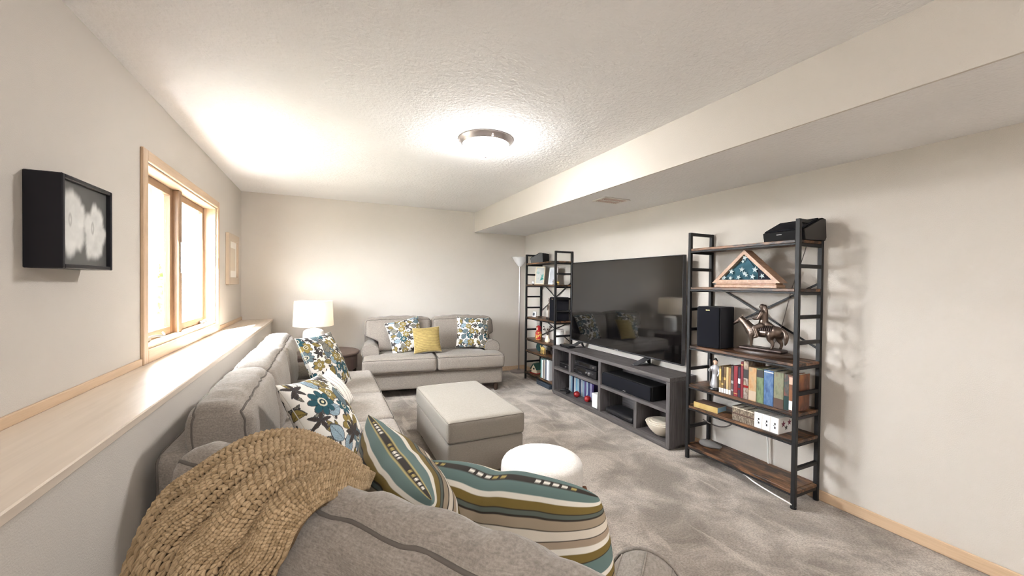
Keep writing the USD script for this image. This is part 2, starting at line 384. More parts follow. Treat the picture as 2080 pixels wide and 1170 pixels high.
def blob(chains, edge=.006, it=8):
    """One continuous body: each chain is a list of ((x, y, z), radius); consecutive spheres are hulled, all are united and smoothed."""
    parts = []
    for ch in chains:
        sp = [m3.Manifold.sphere(r, 20).translate(list(map(float, c))) for c, r in ch]
        parts += [m3.Manifold.batch_hull([a, b]) for a, b in zip(sp, sp[1:])] or sp
    m = m3.Manifold.batch_boolean(parts, m3.OpType.Add).refine_to_length(edge).to_mesh()
    t = trimesh.Trimesh(m.vert_properties[:, :3], m.tri_verts, process=True)
    trimesh.smoothing.filter_taubin(t, .5, -.52, it)
    return t

# ------------------------------------------------------------------ the room
H, SB, RX, LX, BY, FY = 2.447, 2.148, 2.90, -.917, 5.62, -3.0
KX, LZ = -.60, .908              # knee wall face, ledge height
WY0, WY1, WZ0, WZ1 = 2.865, 4.44, .985, 2.045
struct('floor', span(-1.0, 3.0, FY-.1, BY+.1, -.05, 0, .001), 'carpet')
struct('ceiling', span(-1.15, 3.0, FY-.1, BY+.1, H, H+.06, .001), 'ceiling_paint')
def soffit():
    s = Thing('soffit', None, None, (2.465, 1.3, SB), kind='structure')
    s.part('soffit_face', span(2.03-2.465, 2.045-2.465, FY-1.3, BY-1.3, .0, H-SB, .001), 'wall_paint', False)
    s.part('soffit_underside', span(2.045-2.465, RX-2.465, FY-1.3, BY-1.3, .0, .015, .001), 'ceiling_paint', False)
soffit()
struct('wall_back', span(-1.15, 3.0, BY, BY+.12, 0, H, .001), 'wall_paint')
struct('wall_right', span(RX, RX+.12, FY, BY, 0, H, .001), 'wall_paint')
struct('wall_rear', span(-1.15, 3.0, FY-.12, FY, 0, H, .001), 'wall_paint')
wl = Thing('wall_left', None, None, (LX-.1, 1.3, 0), kind='structure')
def wl_piece(y0, y1, z0, z1): return span(-.1, .1, y0-1.3, y1-1.3, z0, z1, .0005)
wl.part('upper_wall', join(wl_piece(FY, WY0, LZ-.03, H), wl_piece(WY1, BY, LZ-.03, H), wl_piece(WY0, WY1, WZ1, H), wl_piece(WY0, WY1, LZ-.03, WZ0)), 'wall_paint', False)
wl.part('knee_wall', span(-.1, KX-(LX-.1), FY-1.3, BY-1.3, 0, LZ-.03, .0005), 'wall_paint', False)
struct('trim_1', span(LX, KX+.012, FY, BY, LZ-.03, LZ, .004), 'ledge_maple')                       # the ledge on the knee wall
struct('trim_2', join(span(LX, LX+.013, FY, WY0-.067, LZ, LZ+.04, .003), span(LX, LX+.013, WY1+.067, BY, LZ, LZ+.04, .003)), 'maple_y')
struct('baseboard_right', span(RX-.013, RX, FY, BY, 0, .068, .004), 'maple_y')
struct('baseboard_back', span(KX, RX-.013, BY-.013, BY, 0, .068, .004), 'maple_y')

def window():
    w = Thing('window_1', None, None, (LX, 3.65, WZ0), kind='structure')
    def B(x0, x1, y0, y1, z0, z1, r=.003): return span(x0-LX, x1-LX, y0-3.65, y1-3.65, z0-WZ0, z1-WZ0, r)
    c = .062; X1 = LX+.018
    w.part('casing', B(LX, X1, WY0-c, WY0, LZ, WZ1+c, .004), 'maple_z', label='light wood casing board beside the ledge')
    w.part('casing', B(LX, X1, WY1, WY1+c, LZ, WZ1+c, .004), 'maple_z')
    w.part('casing', B(LX, X1, WY0, WY1, WZ1, WZ1+c, .004), 'maple_y')
    w.part('casing', B(LX, X1, WY0, WY1, LZ, WZ0, .004), 'maple_y')
    xb = LX-.125
    w.part('jamb', join(B(xb, LX, WY0, WY0+.012, WZ0, WZ1), B(xb, LX, WY1-.012, WY1, WZ0, WZ1)), 'maple_z')
    w.part('head_jamb', B(xb, LX, WY0+.012, WY1-.012, WZ1-.012, WZ1), 'maple_y')
    w.part('stool', B(xb, LX+.006, WY0+.012, WY1-.012, WZ0, WZ0+.014), 'maple_y')
    y0, y1, z0, z1 = WY0+.012, WY1-.012, WZ0+.014, WZ1-.012; ym = 3.655
    for a, b in ((y0, ym-.035), (ym+.035, y1)):
        s = .052
        p = w.part('sash', join(B(xb, xb+.04, a, a+s, z0, z1), B(xb, xb+.04, b-s, b, z0, z1)), 'sash_wood')
        w.part('sash_rail', join(B(xb, xb+.04, a+s, b-s, z0, z0+s), B(xb, xb+.04, a+s, b-s, z1-s, z1)), 'sash_wood_y', under=p)
        w.part('pane', B(xb+.014, xb+.019, a+s, b-s, z0+s, z1-s, .0005), 'window_glass', False, under=p)
        yc = a+.22 if a < ym-.1 else b-.12
        pts = np.array([(xb+.055, yc, z0+.018), (xb+.085, yc+.07, z0+.03), (xb+.10, yc+.13, z0+.022), (xb+.075, yc+.21, z0+.036)]) - np.array([LX, 3.65, WZ0])
        w.part('crank_handle', join(tube(smooth_path(pts, 16), .006), box(.03, .09, .018, pts[0]-np.array([0, 0, .006]), .006)), 'nickel')
    w.part('mullion', B(xb, xb+.075, ym-.035, ym+.035, z0, z1, .004), 'sash_wood')
    w.part('sash_lock', B(xb+.075, xb+.088, ym-.012, ym+.006, 1.43, 1.66, .005), 'white_plastic')
    w.part('screen_frame', join(B(xb-.05, xb-.02, 3.40, 3.44, z0, z1), B(xb-.05, xb-.02, 3.50, 3.54, z0, z1)), 'vinyl_grey')
window()

# outside the window
single('gravel_bed', span(-30, -1.3, -10, 40, .70, .80, .01), 'lawn', 'pale gravel bed outside the window', 'gravel', kind='structure')
def garden():
    g = Thing('retaining_wall', 'pale stacked stone garden wall seen through the window', 'wall', (-3.2, 9.3, .8), .15)
    for row in range(6):
        for k in range(5):
            w = .42; x = -1.0 + k*w + (row % 2)*.2 + rnd.uniform(-.01, .01)
            g.part('stone', box(w-.015, .3+rnd.uniform(-.03, .03), .165, (x, 0, .085+row*.172), .02), 'garden_stone')
garden()
def shrub(loc, r, label, seed):
    rg = np.random.default_rng(seed); s = Thing('shrub', label, 'shrub', loc)
    n = 900; d = rg.normal(size=(n, 3)); d /= np.linalg.norm(d, axis=1, keepdims=True); p = d*(r*rg.uniform(.55, 1, (n, 1))) + np.array([0, 0, r*1.05])
    V, F = [], []
    for i in range(n):
        a = rg.normal(size=3); a /= np.linalg.norm(a); b = np.cross(a, d[i]); b /= np.linalg.norm(b)+1e-9; L = .11
        V += [p[i], p[i]+a*L*.5+b*L*.28, p[i]+a*L, p[i]+a*L*.5-b*L*.28]; k = 4*i; F += [(k, k+1, k+2), (k, k+2, k+3)]
    s.part('foliage', (np.array(V), np.array(F)), 'leaf_green', False, kind='stuff')
    s.part('stem', tube([(0, 0, 0), (.02, 0, r*.6), (0, .03, r*1.2)], [.04, .03, .015]), 'dark_wood')
shrub((-2.25, 7.0, .8), .45, 'leafy green shrub just outside the nearer window pane', 3)
shrub((-4.6, 10.8, .8), .8, 'rounded green shrub beyond the stone garden wall', 4)

# ------------------------------------------------------------------ ceiling lamps, vent
def ceiling_lamp(loc, label):
    t = Thing('ceiling_light', label, 'ceiling light', loc)
    t.part('rim', lathe([(.150, -.040), (.174, -.040), (.178, -.036), (.184, -.028), (.190, -.022), (.196, -.015), (.202, -.006), (.202, 0), (.15, 0)], 56, close=False), 'nickel')
    a = np.linspace(0, PI/2, 10)
    t.part('glass_dome', lathe([(max(.170*math.sin(x), 0), -.036-.080*math.cos(x)) for x in a], 48, close=False), 'lamp_dome')
    t.part('finial', lathe([(0, -.136), (.006, -.133), (.008, -.128), (.005, -.124), (.011, -.120), (.011, -.115), (0, -.115)], 16), 'nickel')
    for k in range(3):
        b = k*2*PI/3 + .4
        t.part('screw', lathe([(0, -.036), (.006, -.036), (.008, -.031), (.008, -.02), (0, -.02)], 12, (.186*math.cos(b), .186*math.sin(b), 0)), 'nickel')
ceiling_lamp((1.07, 2.73, H), 'round flush ceiling light with glowing glass dome and nickel rim')
ceiling_lamp((.2, -1.4, H), 'flush ceiling light behind the camera, nearer the window wall')
ceiling_lamp((1.2, -2.0, H), 'flush ceiling light farthest behind the camera')
def vent():
    t = Thing('air_vent', 'white two-row air vent grille under the soffit', 'vent', (2.34, 2.85, SB))
    w, d = .29, .20
    t.part('vent_frame', join(span(-w/2, w/2, -d/2, -d/2+.022, -.008, 0), span(-w/2, w/2, d/2-.022, d/2, -.008, 0), span(-w/2, -w/2+.022, -d/2, d/2, -.008, 0), span(w/2-.022, w/2, -d/2, d/2, -.008, 0), span(-w/2, w/2, -.008, .008, -.009, 0)), 'vent_white')
    t.part('backing', span(-w/2+.02, w/2-.02, -d/2+.02, d/2-.02, -.002, -.0005, .0003), 'vent_dark', False)
    for r in (-.043, .043):
        for k in range(11):
            x = -w/2+.035 + k*.022
            t.part('slat', rot(box(.011, .062, .0015, (x, r, -.005), .0005), .5, (0, 1, 0), (x, r, -.005)), 'vent_tan')
vent()

# ------------------------------------------------------------------ printed cloth
TEAL, SLATE, PALE, OLIVE, BROWN, GREY = (.018, .075, .095), (.105, .155, .175), (.26, .35, .41), (.235, .175, .05), (.055, .042, .035), (.20, .19, .155)
def floral(st, seed, scale=1.0, lead=()):
    rg = np.random.default_rng(seed); col = np.tile(np.array([.70, .67, .62]), (len(st), 1)); dark = np.array([.045, .045, .05])
    lo, hi = st.min(0), st.max(0)
    def leaf(c, ang, L, W, color, line=.0016):
        d = st-c; ca, sa = math.cos(ang), math.sin(ang); a = (d[:, 0]*ca + d[:, 1]*sa)/L; b = -d[:, 0]*sa + d[:, 1]*ca
        m = (a > 0) & (a < 1); hw = np.where(m, W*np.sin(PI*np.clip(a, 0, 1)**.8), 0)
        ins = m & (abs(b) < hw); col[ins] = color
        vein = ins & ((abs(b) < line*.8) | ((np.abs(((a*L-abs(b)*.9)/.011) % 1 - .5) > .42) & (abs(b) < hw*.85)))
        col[vein] = np.array(color)*.35 + dark*.3
        col[m & (abs(abs(b)-hw) < line) & (hw > line)] = dark
    def flower(c, R, n, color, ph):
        d = st-c; r = np.hypot(d[:, 0], d[:, 1]); th = np.arctan2(d[:, 1], d[:, 0]) + ph
        rad = R*(.58+.42*np.abs(np.cos(n*th/2))**.7); ins = r < rad
        col[ins] = color; col[ins & (np.abs(np.sin(n*th/2)) > .985)] = np.array(color)*.4
        col[(abs(r-rad) < .0022*scale)] = dark*1.3
        col[r < R*.36] = np.array([.55, .52, .42]); col[r < R*.24] = np.array(color)*.35; col[r < R*.11] = (.62, .55, .35)
    def curl(c, R, a0, a1):
        d = st-c; r = np.hypot(d[:, 0], d[:, 1]); th = (np.arctan2(d[:, 1], d[:, 0])-a0) % (2*PI)
        col[(abs(r-R*(1-.08*th)) < .0017) & (th < a1)] = dark
    g = .092*scale; pts = []
    for i in range(-1, int((hi[0]-lo[0])/g)+2):
        for j in range(-1, int((hi[1]-lo[1])/g)+2):
            pts.append((lo+np.array([(i+.5*(j % 2))*g, j*g*.9]) + rg.uniform(-.18, .18, 2)*g, (i*2+j*3+seed) % 6))
    for c, k in pts:
        for _ in range(4):
            a = rg.uniform(0, 2*PI); leaf(c+rg.uniform(-.35, .35, 2)*g, a, rg.uniform(.035, .06)*scale, rg.uniform(.007, .012)*scale, [BROWN, GREY, OLIVE, SLATE, BROWN][rg.integers(5)])
        curl(c+rg.uniform(-.4, .4, 2)*g, rg.uniform(.012, .022)*scale, rg.uniform(0, 6), 4.2)
    for c, k in pts:
        a = rg.uniform(0, 2*PI)
        if k in (0, 3): flower(c, rg.uniform(.047, .056)*scale, 8 if k else 6, [TEAL, OLIVE, SLATE, TEAL][rg.integers(4)] if k else OLIVE, a)
        elif k in (1, 4): leaf(c-.05*scale*np.array([math.cos(a), math.sin(a)]), a, .10*scale, .034*scale, [SLATE, PALE, GREY][rg.integers(3)], .0022)
        elif k == 2: leaf(c-.04*scale*np.array([math.cos(a), math.sin(a)]), a, .085*scale, .022*scale, OLIVE, .002)
        else:
            for q in range(5): leaf(c, a+q*1.25, .05*scale, .008*scale, BROWN)
    for kind, c, a, size, color in lead:
        c = np.array(c)
        if kind == 'flower': flower(c, size, 8, color, a)
        elif kind == 'leaf': leaf(c-size*.5*np.array([math.cos(a), math.sin(a)]), a, size, size*.36, color, .0024)
        else:
            for q in range(6): leaf(c, a+(q-2.5)*.75, size, size*.17, color)
    return col
def stripes(st, h, dash=True):
    """Woven stripes, the same on both sides, counted from the top seam downwards."""
    x = st[:, 0]; d = ARC['d']
    DK, OL, TE, WH, TN, CR, GT = (.030, .024, .019), (.155, .108, .028), (.105, .158, .148), (.62, .58, .51), (.28, .22, .155), (.54, .48, .40), (.085, .10, .085)
    seq = [(.014, DK), (.003, (.42, .34, .14)), (.042, TE), (.018, WH), (.026, OL), (.006, DK), (.013, GT), (.005, DK), (.028, TN), (.004, DK), (.026, CR), (.005, DK), (.022, (.30, .23, .165)), (.018, WH), (.026, OL), (.006, DK),
           (.05, TE), (.018, WH), (.026, OL), (.006, DK), (.028, TN), (.026, CR), (.02, OL), (1, TE)]
    rows, q = [], 0.0
    for w_, c in seq: rows.append((q, q+w_*.70, c)); q += w_*.70
    col = np.zeros((len(st), 3))
    for a, b, c in rows: col[(d >= a-1e-6) & (d < b)] = c
    k = np.floor(x/.023).astype(int); hsh = (k*2654435761 % 97)/97.0
    col[(d < .0045) & (((x/.023) % 1) < .62) & (hsh > .55)] = (.80, .76, .68)
    col[(d < .0045) & (((x/.023) % 1) < .62) & (hsh < .15)] = (.42, .32, .10)
    return col
def pillow(name, label, center, normal, w, h, t, paint, roll=0.0, seed=1, n=150, up=(0, 0, 1), sag=0.0, wr=.006, group=None, cloth='print_cloth', pipe=None, pw=.55, pull=.07, round_=0.0, chop=0.0):
    T = frame((0, 0, 0), normal, up, roll)
    m, st, front, ring = pillow_mesh(w, h, t, n, seed, wr, pull, sag, pw, round_, chop)
    m.apply_transform(T); low = m.vertices[:, 2].min(); base = np.array(center, float) + np.array([0, 0, low])
    t_ = Thing(name, label, 'pillow', base, group=group); off = np.array(center)-base
    m.apply_translation(off)
    col = paint(st)
    t_.part('cover', m, cloth, True, paint=col)
    P = (np.c_[ring, np.ones(len(ring))] @ T.T)[:, :3] + off
    if pipe: t_.part('piping', tube(P, .0035, 6, closed=True), pipe, True)
    elif cloth != 'print_cloth' or not round_: t_.part('seam', tube(P, .0022, 5, closed=True), 'print_seam', True)
    return t_

# ------------------------------------------------------------------ upholstered seats
def arm_mesh(length, h, w, roll, z0=.10, n=26):
    """A rolled arm: local y runs from the back (0) to the front (length); the roll leans outwards to -x; x in [-w, 0]."""
    a = np.linspace(-.25*PI, 1.05*PI, 18); cx, cz = -w/2, h-roll
    prof = [(0, z0), (0, cz-roll*.6)] + [(cx+roll*1.02*math.cos(x), cz+roll*math.sin(x)) for x in a] + [(-w*.92, cz-roll*.7), (-w*.92, z0)]
    prof = np.array(prof); c = prof.mean(0); k = len(prof); Y = np.r_[0, .004, .014, .03, np.linspace(.06, length-.06, n), length-.03, length-.014, length-.004, length]
    V = []
    for y in Y:
        e = min(y, length-y); s = 1 - .022/.1*max(0, 1-e/.03)**2*.35
        V.append(np.c_[c[0]+(prof[:, 0]-c[0])*s, np.full(k, y), c[1]+(prof[:, 1]-c[1])*(1-(1-s)*.5)])
    V = np.vstack(V); F = []
    for i in range(len(Y)-1):
        for j in range(k):
            p, q = i*k+j, i*k+(j+1) % k; F += [(p, p+k, q+k), (p, q+k, q)]
    V = np.vstack([V, [[c[0], 0, c[1]], [c[0], length, c[1]]]]); b = len(Y)-1
    for j in range(k): F += [((len(V)-2), j, (j+1) % k), (len(V)-1, b*k+(j+1) % k, b*k+j)]
    return trimesh.Trimesh(V, np.array(F)[:, ::-1], process=False), prof
def couch(name, label, cat, loc, rotz, width, depth, seats, seat_h=.48, back_h=.88, arm_h=.62, arm_w=.19, arm_len=.62, back_frame_h=.74, back_t=.17, lean=.16, arms=(True, True), fab='sofa_fabric', pip='sofa_piping', seed=1, feet=True, tcush=True, back_thick=.20, back_in=.12, back_wr=.009):
    """Local frame: x along the seat, y from the back (0) to the front (depth)."""
    t = Thing(name, label, cat, loc, rotz)
    fx = width/2
    base, _ = soft_box((width-.03, depth-.09, .21), .025, (0, .006, 0), .002, seed); base.apply_translation((0, (depth-.09)/2+.02, .205))
    t.part('base_frame', base, fab, True)
    bf, f = soft_box((width-.01, .10, back_frame_h-.12), .03, (0, .006, 0), .003, seed+1); bf.apply_translation((0, .065, .12+(back_frame_h-.12)/2))
    p = t.part('back_frame', bf, fab, True)
    t.part('piping', shift(tube(edge_loop(f, 1, -1), .005, 6, True), (0, .065, .12+(back_frame_h-.12)/2)), pip, True, under=p)
    for s, on in zip((-1, 1), arms):
        if not on: continue
        m, prof = arm_mesh(arm_len, arm_h, arm_w, .098); ys = .05
        ring = np.c_[prof[2:-1, 0], np.full(len(prof)-3, arm_len-.006), prof[2:-1, 1]]
        if s > 0: m.vertices[:, 0] *= -1; m.faces = m.faces[:, ::-1]; ring[:, 0] *= -1
        dx = s*(fx-arm_w); 
        p = t.part('arm', shift(m, (dx, ys, 0)), fab, 40)
        t.part('piping', shift(tube(ring, .005, 6), (dx, ys, 0)), fab, True, under=p)
        for k in range(3):
            ang = .25*PI + k*.25*PI; cx, cz = s*arm_w/2, arm_h-.098
            pl = [(cx+s*.099*math.cos(ang)*-1 + 0*q, arm_len-.02-.12*q, cz+.099*math.sin(ang)+.0005) for q in np.linspace(0, 1, 6)]
            t.part('pleat', shift(tube(pl, .0025, 5), (dx, ys, 0)), fab, True, under=p)
    il, ir = -fx + (arm_w if arms[0] else 0), fx - (arm_w if arms[1] else 0); sw = (ir-il)/seats
    sy0, sy1 = min(.20, back_in+.13), depth; ya = .05+arm_len+.012
    for k in range(seats):
        x0, x1 = il+k*sw, il+(k+1)*sw; cx = (x0+x1)/2
        eL = arm_w-.005 if (k == 0 and arms[0] and tcush) else 0; eR = arm_w-.005 if (k == seats-1 and arms[1] and tcush) else 0
        def dfm(o, eL=eL, eR=eR, cy=(sy0+sy1)/2):
            o = o.copy(); w = np.clip((o[..., 1]+cy-ya)/.03, 0, 1); w = w*w*(3-2*w)
            o[..., 0] += np.where(o[..., 0] < 0, -eL, eR)*w*np.clip(np.abs(o[..., 0])/(sw*.35), 0, 1)
            return o
        m, f = soft_box((sw-.006, sy1-sy0, seat_h-.315), .035, (.004, .012, .022), .004, seed*7+k, .03 if not (eL or eR) else .022, dfm)
        c = (cx, (sy0+sy1)/2, .315+(seat_h-.315)/2)
        p = t.part('seat_cushion', shift(m, c), fab, True)
        for sd in (1, -1): t.part('piping', shift(tube(edge_loop(f, 2, sd), .0048, 6, True), c), pip, True, under=p)
    bh = back_h-seat_h+.02
    xl, xr = (-fx+.01 if arms[0] else -fx), (fx-.01 if arms[1] else fx); bw = (xr-xl)/seats
    for k in range(seats):
        cx = xl+(k+.5)*bw
        def lean_f(o):
            o = o.copy(); top = np.clip(o[..., 2]/(bh/2)*2-.9, 0, 1); ph = meshkit.fbm(o*9+k*5.1, 2, seed+k)*9; o[..., 2] += top*.0045*np.sin(o[..., 0]*46+ph)*np.clip(1-abs(o[..., 1])/(back_thick*.5), 0, 1)**.5; o[..., 1] += .004*np.sin(o[..., 0]*38+ph*1.3)*top; o[..., 1] -= (o[..., 2])*lean; o[..., 2] -= .012*(o[..., 0]/(bw/2))**2*(o[..., 2] > 0); return o
        zlo = arm_h-.02 if False else 0
        m, f = soft_box((bw-.008, back_thick, bh), min(.055, back_thick*.42), (.008, .035, .022), back_wr, seed*11+k, .028, lean_f, 6.0)
        # gathered corners
        c = (cx, back_in+.05+back_thick/2+.02, seat_h+.0+bh/2-.01)
        # keep clear of the arms below their tops
        v = m.vertices
        for s, on, e in ((-1, arms[0], k == 0), (1, arms[1], k == seats-1)):
            if on and e:
                lim = fx-arm_w-.004-abs(cx); zt = arm_h+.015-c[2]
                wz = np.clip((zt+.05-v[:, 2])/.06, 0, 1); over = s*v[:, 0] - lim
                v[:, 0] -= s*np.where(over > 0, over*wz, 0)
        m.vertices = v
        p = t.part('back_cushion', shift(m, c), fab, True)
        def clamp(P):
            P = P.copy()
            for s, on, e in ((-1, arms[0], k == 0), (1, arms[1], k == seats-1)):
                if on and e:
                    lim = fx-arm_w-.004-abs(cx); zt = arm_h+.015-c[2]
                    wz = np.clip((zt+.05-P[:, 2])/.06, 0, 1); over = s*P[:, 0]-lim; P[:, 0] -= s*np.where(over > 0, over*wz, 0)
            return P
        for sd in (1, -1): t.part('piping', shift(tube(clamp(edge_loop(f, 1, sd)), .0048, 6, True), c), pip, True, under=p)
    if feet:
        for sx in (-1, 1):
            for y in (.09, depth-.14):
                t.part('foot', lathe([(.022, 0), (.03, .015), (.034, .05), (.03, .08), (.04, .10)], 20, (sx*(fx-.09), y, 0)), 'dark_wood')
    return t
# long sofa with its back to the knee wall, facing the television
couch('sofa', 'long grey three-seat sofa with its back to the window ledge wall', 'sofa', (-.575, 3.03, 0), -PI/2, 2.42, 1.0, 3, seed=2, back_h=.885, back_in=.045, lean=.10, back_wr=.012)
# two-seat sofa against the back wall
LA = math.radians(180-7.0)
couch('loveseat', 'grey two-seat sofa standing against the back wall', 'sofa', (1.325, 5.50, 0), LA, 1.72, .88, 2, seed=5, back_h=.90, arm_len=.53, arm_w=.18, back_in=.05)
# wide armchair in front of the camera, seen from behind
CA = -math.atan2(.785, .62)
def chair_at(u, n, z=0.0): return np.array([.62*u+.785*n, -.785*u+.62*n, z])
couch('armchair', 'wide grey armchair in the foreground, seen from behind with a throw over its back', 'armchair', chair_at(-.62, .43), CA, 1.14, .87, 1, seed=9, seat_h=.455, back_h=.95, arm_h=.61, arm_w=.18, arm_len=.72, back_frame_h=.74, tcush=False, back_thick=.115, back_in=.0225, lean=.14, back_wr=.016)

def ottoman():
    t = Thing('storage_ottoman', 'rectangular light grey storage ottoman with a lift lid', 'ottoman', (1.025, 3.03, 0), .0)
    b, _ = soft_box((.565, 1.0, .235), .018, (.004, .004, 0), .001, 3); t.part('body', shift(b, (0, 0, .175)), 'ottoman_fabric', True)
    l, f = soft_box((.58, 1.02, .15), .025, (.003, .003, .014), .002, 4); p = t.part('lid', shift(l, (0, 0, .372)), 'ottoman_fabric', True)
    for s in (1, -1): t.part('piping', shift(tube(edge_loop(f, 2, s), .004, 6, True), (0, 0, .372)), 'ottoman_piping', True, under=p)
    for sx in (-1, 1):
        for sy in (-1, 1): t.part('foot', lathe([(.018, 0), (.026, .02), (.026, .06)], 16, (sx*.23, sy*.44, 0)), 'dark_wood')
ottoman()
def pouf():
    t = Thing('round_ottoman', 'round white fluffy footstool with brown wooden legs', 'footstool', (1.085, 1.875, 0))
    pr = [(.17, .13), (.205, .135), (.218, .15), (.222, .2), (.225, .33), (.224, .38), (.216, .405), (.198, .417), (.13, .423), (.06, .425), (0, .425)]
    pp = smooth_path(np.array(pr), 40); pp[:, 0] = np.maximum(pp[:, 0], 0); pp[-1, 0] = 0
    m = lathe(pp, 96); d = m.vertices - np.array([0, 0, .28]); m.vertices += d/np.linalg.norm(d, axis=1, keepdims=True)*((meshkit.fbm(m.vertices*70, 2, 3)-.5)*.006)[:, None]
    p = t.part('cushion', m, 'boucle', True)
    t.part('base_ring', lathe([(.19, .10), (.20, .105), (.20, .13), (.16, .13)], 48), 'brown_leg')
    for k in range(4):
        a = -.50 + k*PI/2; c, s = math.cos(a), math.sin(a)
        g = box(.028, .034, .265, (0, 0, 0), .006); g = rot(g, -.06, (0, 1, 0)); g = rot(g, a, (0, 0, 1))
        t.part('leg', shift(g, (.243*c, .243*s, .133)), 'brown_leg')
pouf()

# ------------------------------------------------------------------ end table and lamp
def end_table():
    t = Thing('side_table', 'round dark brown drum side table between the two sofas', 'side table', (.02, 5.18, 0))
    t.part('table_top', lathe([(.33, .505), (.352, .508), (.36, .518), (.36, .532), (.352, .54), (.33, .543)], 64), 'side_table_wood')
    t.part('apron', lathe([(.315, .34), (.335, .34), (.335, .503), (.315, .503)], 64), 'side_table_wood')
    t.part('shelf', lathe([(.30, .10), (.33, .10), (.33, .125), (.30, .125)], 64), 'side_table_wood')
    for k in range(4):
        a = k*PI/2 + .3; t.part('leg', bar((.325*math.cos(a), .325*math.sin(a), 0), (.325*math.cos(a), .325*math.sin(a), .503), .045, .03, .004, (math.cos(a), math.sin(a), 0)), 'dark_wood')
end_table()
def table_lamp():
    t = Thing('table_lamp', 'lit white table lamp with drum shade on the side table', 'lamp', (-.13, 5.17, .543))
    t.part('base', lathe([(.08, 0), (.108, .0), (.113, .008), (.114, .03), (.114, .225), (.108, .25), (.09, .268), (.06, .28), (.03, .287), (.024, .29), (.024, .305), (0, .305)], 48), 'white_ceramic')
    t.part('stem', lathe([(.008, .305), (.008, .40), (.018, .40), (.018, .44), (.012, .445), (0, .445)], 16), 'lamp_socket')
    t.part('bulb', lathe([(0, .446), (.014, .448), (.02, .47), (.03, .50), (.032, .52), (.024, .545), (0, .555)], 20), 'bulb')
    z0, z1, r0, r1 = .315, .605, .218, .203
    t.part('shade', lathe([(r0, z0), (r1, z1), (r1-.003, z1), (r0-.003, z0), (r0, z0)], 64, close=False), 'shade_cloth')
    t.part('shade_ring', join(tube([(.2*math.cos(a), .2*math.sin(a), z1-.01) for a in np.linspace(0, 2*PI, 40, endpoint=False)], .002, 5, True), *[tube([(.012*math.cos(a), .012*math.sin(a), .43), (.2*math.cos(a), .2*math.sin(a), z1-.01)], .0018, 5) for a in (0, 2.1, 4.2)]), 'nickel')
table_lamp()
def torchiere():
    t = Thing('floor_lamp', 'thin grey uplighter floor lamp in the corner behind the far shelving', 'floor lamp', (2.73, 5.47, 0))
    t.part('base', lathe([(.0, 0), (.13, 0), (.135, .008), (.12, .018), (.03, .03), (.014, .05), (0, .05)], 40), 'nickel')
    t.part('pole', tube([(0, 0, .04), (0, 0, 1.66)], .011, 12), 'nickel')
    t.part('shade', lathe([(.02, 1.64), (.04, 1.66), (.085, 1.72), (.125, 1.79), (.121, 1.79), (.08, 1.722), (.035, 1.667), (.0, 1.655)], 40, close=False), 'lens_white')
torchiere()

# ------------------------------------------------------------------ pictures on the left wall
def blurred_flowers(y, z):
    st = np.stack([y, z], -1); c = np.tile(np.array([.10, .10, .095]), (len(y), 1)) * (0.8+.5*meshkit.fbm(np.c_[st*9, np.zeros(len(y))], 3, 5))[:, None]
    for (a, b), R, h in (((-.085, .0), .098, (-.098, .012)), ((.068, -.018), .092, (.052, -.002))):
        d = st-np.array([a, b]); r = np.hypot(d[:, 0]*1.12, d[:, 1]*.88); th = np.arctan2(d[:, 1], d[:, 0])
        rad = R*(1+.45*(meshkit.fbm(np.c_[np.cos(th)*2.2+a*30, np.sin(th)*2.2, np.full(len(y), b)], 4, 8)-.5)); w = np.clip((rad*1.12-r)/(R*.34), 0, 1)[:, None]; w = w*w*(3-2*w)
        c = c*(1-w) + w*np.array([.66, .655, .63])*(.80+.4*meshkit.fbm(np.c_[st*26, np.full(len(y), b)], 3, 9))[:, None]
        e = np.hypot((st[:, 0]-h[0])/.011, (st[:, 1]-h[1])/.026); g = np.clip((1.15-e)*2.2, 0, 1)[:, None]*np.clip(e*1.3-.1, 0, 1)[:, None]
        c = c*(1-.55*g) + .55*g*np.array([.12, .11, .10])
    return c
def grid_panel(w, h, n=120):
    a = np.linspace(-w/2, w/2, n+1); b = np.linspace(-h/2, h/2, n+1); Y, Z = np.meshgrid(a, b, indexing='ij'); i, j = np.meshgrid(np.arange(n), np.arange(n), indexing='ij'); p = (i*(n+1)+j).ravel()
    F = np.vstack([np.c_[p, p+n+1, p+n+2], np.c_[p, p+n+2, p+1]]); return Y.ravel(), Z.ravel(), F
def shadow_box():
    D = .098; y0, y1, z0, z1 = 1.885, 2.235, 1.418, 1.748; cy, cz = (y0+y1)/2, (z0+z1)/2; w, h = y1-y0, z1-z0
    t = Thing('picture_frame', 'deep black box frame holding a black and white photograph of two fluffy flowers', 'picture', (LX, cy, cz))
    b = .016
    t.part('frame', join(span(0, D, -w/2, -w/2+b, -h/2, h/2), span(0, D, w/2-b, w/2, -h/2, h/2), span(0, D, -w/2+b, w/2-b, -h/2, -h/2+b), span(0, D, -w/2+b, w/2-b, h/2-b, h/2)), 'black_frame')
    Y, Z, F = grid_panel(w-2*b, h-2*b); V = np.c_[np.full(len(Y), D-.014), Y, Z]
    t.part('photograph', trimesh.Trimesh(V, F, process=False), 'print_gloss', True, paint=blurred_flowers(Y, Z))
    t.part('backing', span(.004, D-.016, -w/2+b, w/2-b, -h/2+b, h/2-b, .001), 'black_matte', False)
shadow_box()
